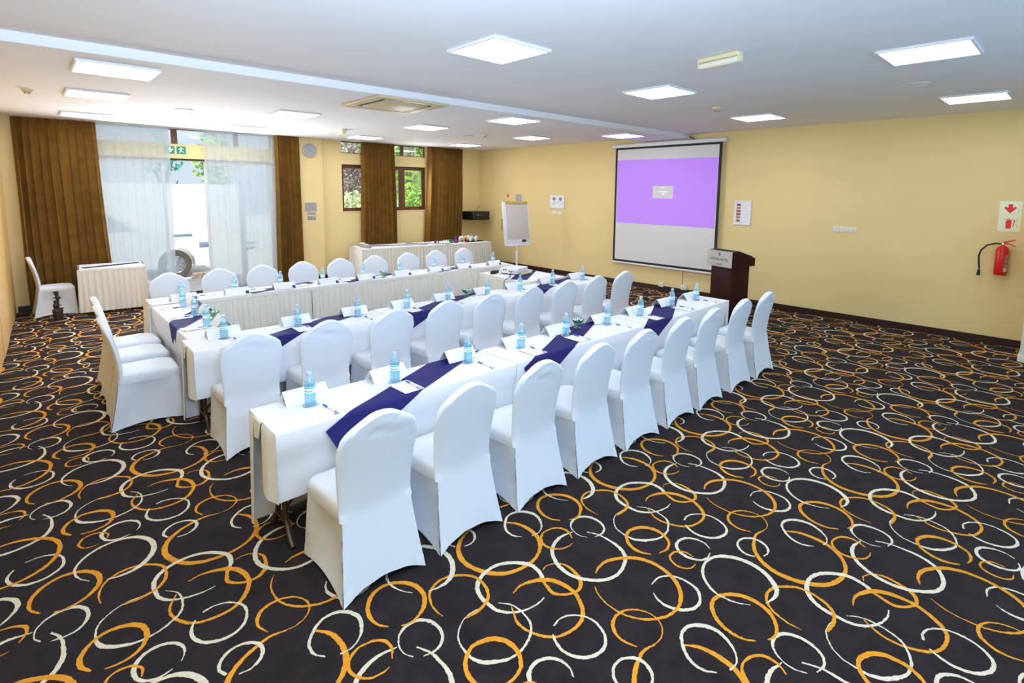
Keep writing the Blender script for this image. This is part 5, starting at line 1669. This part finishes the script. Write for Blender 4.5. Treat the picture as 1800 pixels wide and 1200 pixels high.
tr = thing('serving_tray', 'flat black tray under the white cups on the buffet table', 'tray', (*bt(1.27, .03), zb), BTR)
MB().rbox(-.36, .36, -.24, .24, 0, .004, .001, 1).build('tray_base', MT['black_mat'], tr)
for a, b, c, d in ((-.36, .36, -.24, -.228), (-.36, .36, .228, .24), (-.36, -.348, -.228, .228), (.348, .36, -.228, .228)):
    MB().rbox(a, b, c, d, .0041, .014, .002, 1).build('rim', MT['black_mat'], tr)
k = 0
for j, yy_ in enumerate((-.165, -.05, .065, .18)):
    for i in range((3, 4, 3, 2)[j]):
        xx = (-.18, -.25, -.16, -.05)[j] + .165 * i
        if (j, i) in ((3, 1),): xx += .02
        X, Y = bt(1.27 + xx, .03 + yy_)
        w = f'{ordinal(i)} from the purple tin in the {("front", "second", "third", "back")[j]} row of the tray'
        cupthing(X, Y, zb + .005, False, .7 * k, 'upright white cup, ' + w, 'lower coffee cups on the buffet tray')
        cupthing(X, Y, zb + .005 + .130, True, 1.1 * k, 'upturned white cup, ' + w, 'upturned coffee cups on the buffet tray')
        k += 1
def tin(x, y, r, h, m1, label, m2, cat='tin'):
    t = thing('tin', label, cat, (*bt(x, y), zb))
    MB().lathe([(.0, 0), (r, 0), (r, h * .93), (r * .96, h * .94), (.0, h * .94)], 20).build('tin_body', MT[m1], t)
    MB().lathe([(r * 1.03, h * .9), (r * 1.03, h * .985), (r * .95, h), (.0, h)], 20).build('lid', MT[m2], t)
    MB().grid(lambda i, j: ((r + .001) * math.cos(lerp(-2.6, -1.0, i)), (r + .001) * math.sin(lerp(-2.6, -1.0, i)), lerp(h * .25, h * .6, j)), 8, 1).build('tin_label', MT['red_print' if m1 == 'purple_tin' else 'black_mat'], t)
tin(.80, -.16, .036, .165, 'purple_tin', 'tall purple tin beside the cups on the buffet table', 'purple_tin')
tin(1.02, -.28, .036, .155, 'orange_tin', 'orange and black tin with yellow lid among the cups', 'yellow')
gbx = thing('tea_box', 'small green box beside the purple tin on the buffet table', 'box', (*bt(.66, -.14), zb), BTR)
MB().rbox(-.065, .065, -.05, .05, 0, .075, .003).build('box_body', MT['green_box'], gbx)
MB().rbox(-.066, .066, -.051, .051, .0752, .082, .002).build('box_lid', MT['green_box'], gbx)
for q, (a, b) in enumerate(((.24, -.17), (.475, -.265))):
    t = thing('serving_dish', ('oval white dish holding purple sachets on the buffet table', 'round white dish holding folded napkins on the buffet table')[q], 'dish', (*bt(a, b), zb), BTR)
    MB().lathe([(.0, .002), (.06, .0), (.10, .012), (.125, .030), (.120, .031), (.09, .016), (.0, .008)], 26).build('dish_body', MT['porcelain'], t)
rr = random.Random(4)
for q in range(5):
    a, b = bt(.172 + .033 * q, -.17 + rr.uniform(-.012, .012))
    o = MB().rbox(-.011, .011, -.033, .033, 0, .045, .004).build('sachet', MT['purple_tin'] if q % 3 else MT['paper'])
    o.location = (a, b, zb + .0225)
    o.rotation_euler = (rr.uniform(-.3, .3), 0, BTR + rr.uniform(-.1, .1))
    tag(o, f'{"purple" if q % 3 else "white"} sachet in the oval buffet dish, {ordinal(q)} from the plates end', 'sachet', 'sachets in the buffet dish')
for q in range(5):
    a, b = bt(.405 + .035 * q, -.262 + rr.uniform(-.012, .012))
    o = MB().prism([(-.03, 0), (.03, 0), (.022, .05), (0, .075), (-.02, .045)], -.006, .006, 'y').build('napkin', MT['paper'])
    o.location = (a, b, zb + .0225)
    o.rotation_euler = (rr.uniform(-.3, .3), 0, BTR + PI / 2 + rr.uniform(-.12, .12))
    tag(o, f'folded white napkin in the round buffet dish, {ordinal(q)} from the plates end', 'napkin', 'napkins on the buffet table')
a, b = bt(.90, -.31)
o = MB().rbox(-.07, .07, -.045, .045, 0, .03, .006).build('napkin_box', MT['porcelain'])
o.location = (a, b, zb); o.rotation_euler = (0, 0, BTR)
tag(o, 'low white napkin box before the tins on the buffet table', 'box')
pl_me = MB().lathe([(.0, .0), (.050, .0), (.056, .002), (.085, .010), (.086, .012), (.055, .005), (.0, .004)], 26).mesh('plate', MT['porcelain'], 50)
STACKS = ((-1.52, -.24, 8, 'at the front corner of the buffet table'), (-1.51, -.03, 8, 'in the middle of the buffet table end'), (-1.50, .18, 7, 'at the window side of the buffet table end'))
for q, (a, b, n, w) in enumerate(STACKS):
    for k in range(n):
        o = bpy.data.objects.new('plate', pl_me)
        C.objects.link(o)
        X, Y = bt(a + .0012 * math.sin(k * 2.1), b)
        o.location = (X, Y, zb + k * .0085)
        tag(o, f'small white plate, {"topmost" if k == n - 1 else ordinal(k)+" up"}, {w}', 'plate', f'plates stacked {w}')
for k in range(7):
    a, b = bt(-1.55 + .012 * k, .06 + .018 * k)
    o = MB().box(-.045, .045, -.045, .045, 0, .0015).build('napkin', MT['paper'], None, 0)
    o.location = (a, b, zb + 8 * .0085 + .006 + .003 * k)
    o.rotation_euler = (0, R(6), BTR + R(-30 + 7 * k))
    tag(o, f'square white napkin over the plate stacks, {"topmost" if k == 6 else ordinal(k)+" up"} of the fan', 'napkin', 'napkins fanned over the plates')
a, b = bt(-.95, -.20)
o = MB().box(-.15, .15, -.1, .1, 0, .0015).build('paper_sheet', MT['paper'], None, 0)
o.location = (a, b, zb + .0035); o.rotation_euler = (0, 0, BTR + .2)
tag(o, 'blank white sheet lying on the buffet runner beside the plates', 'paper')
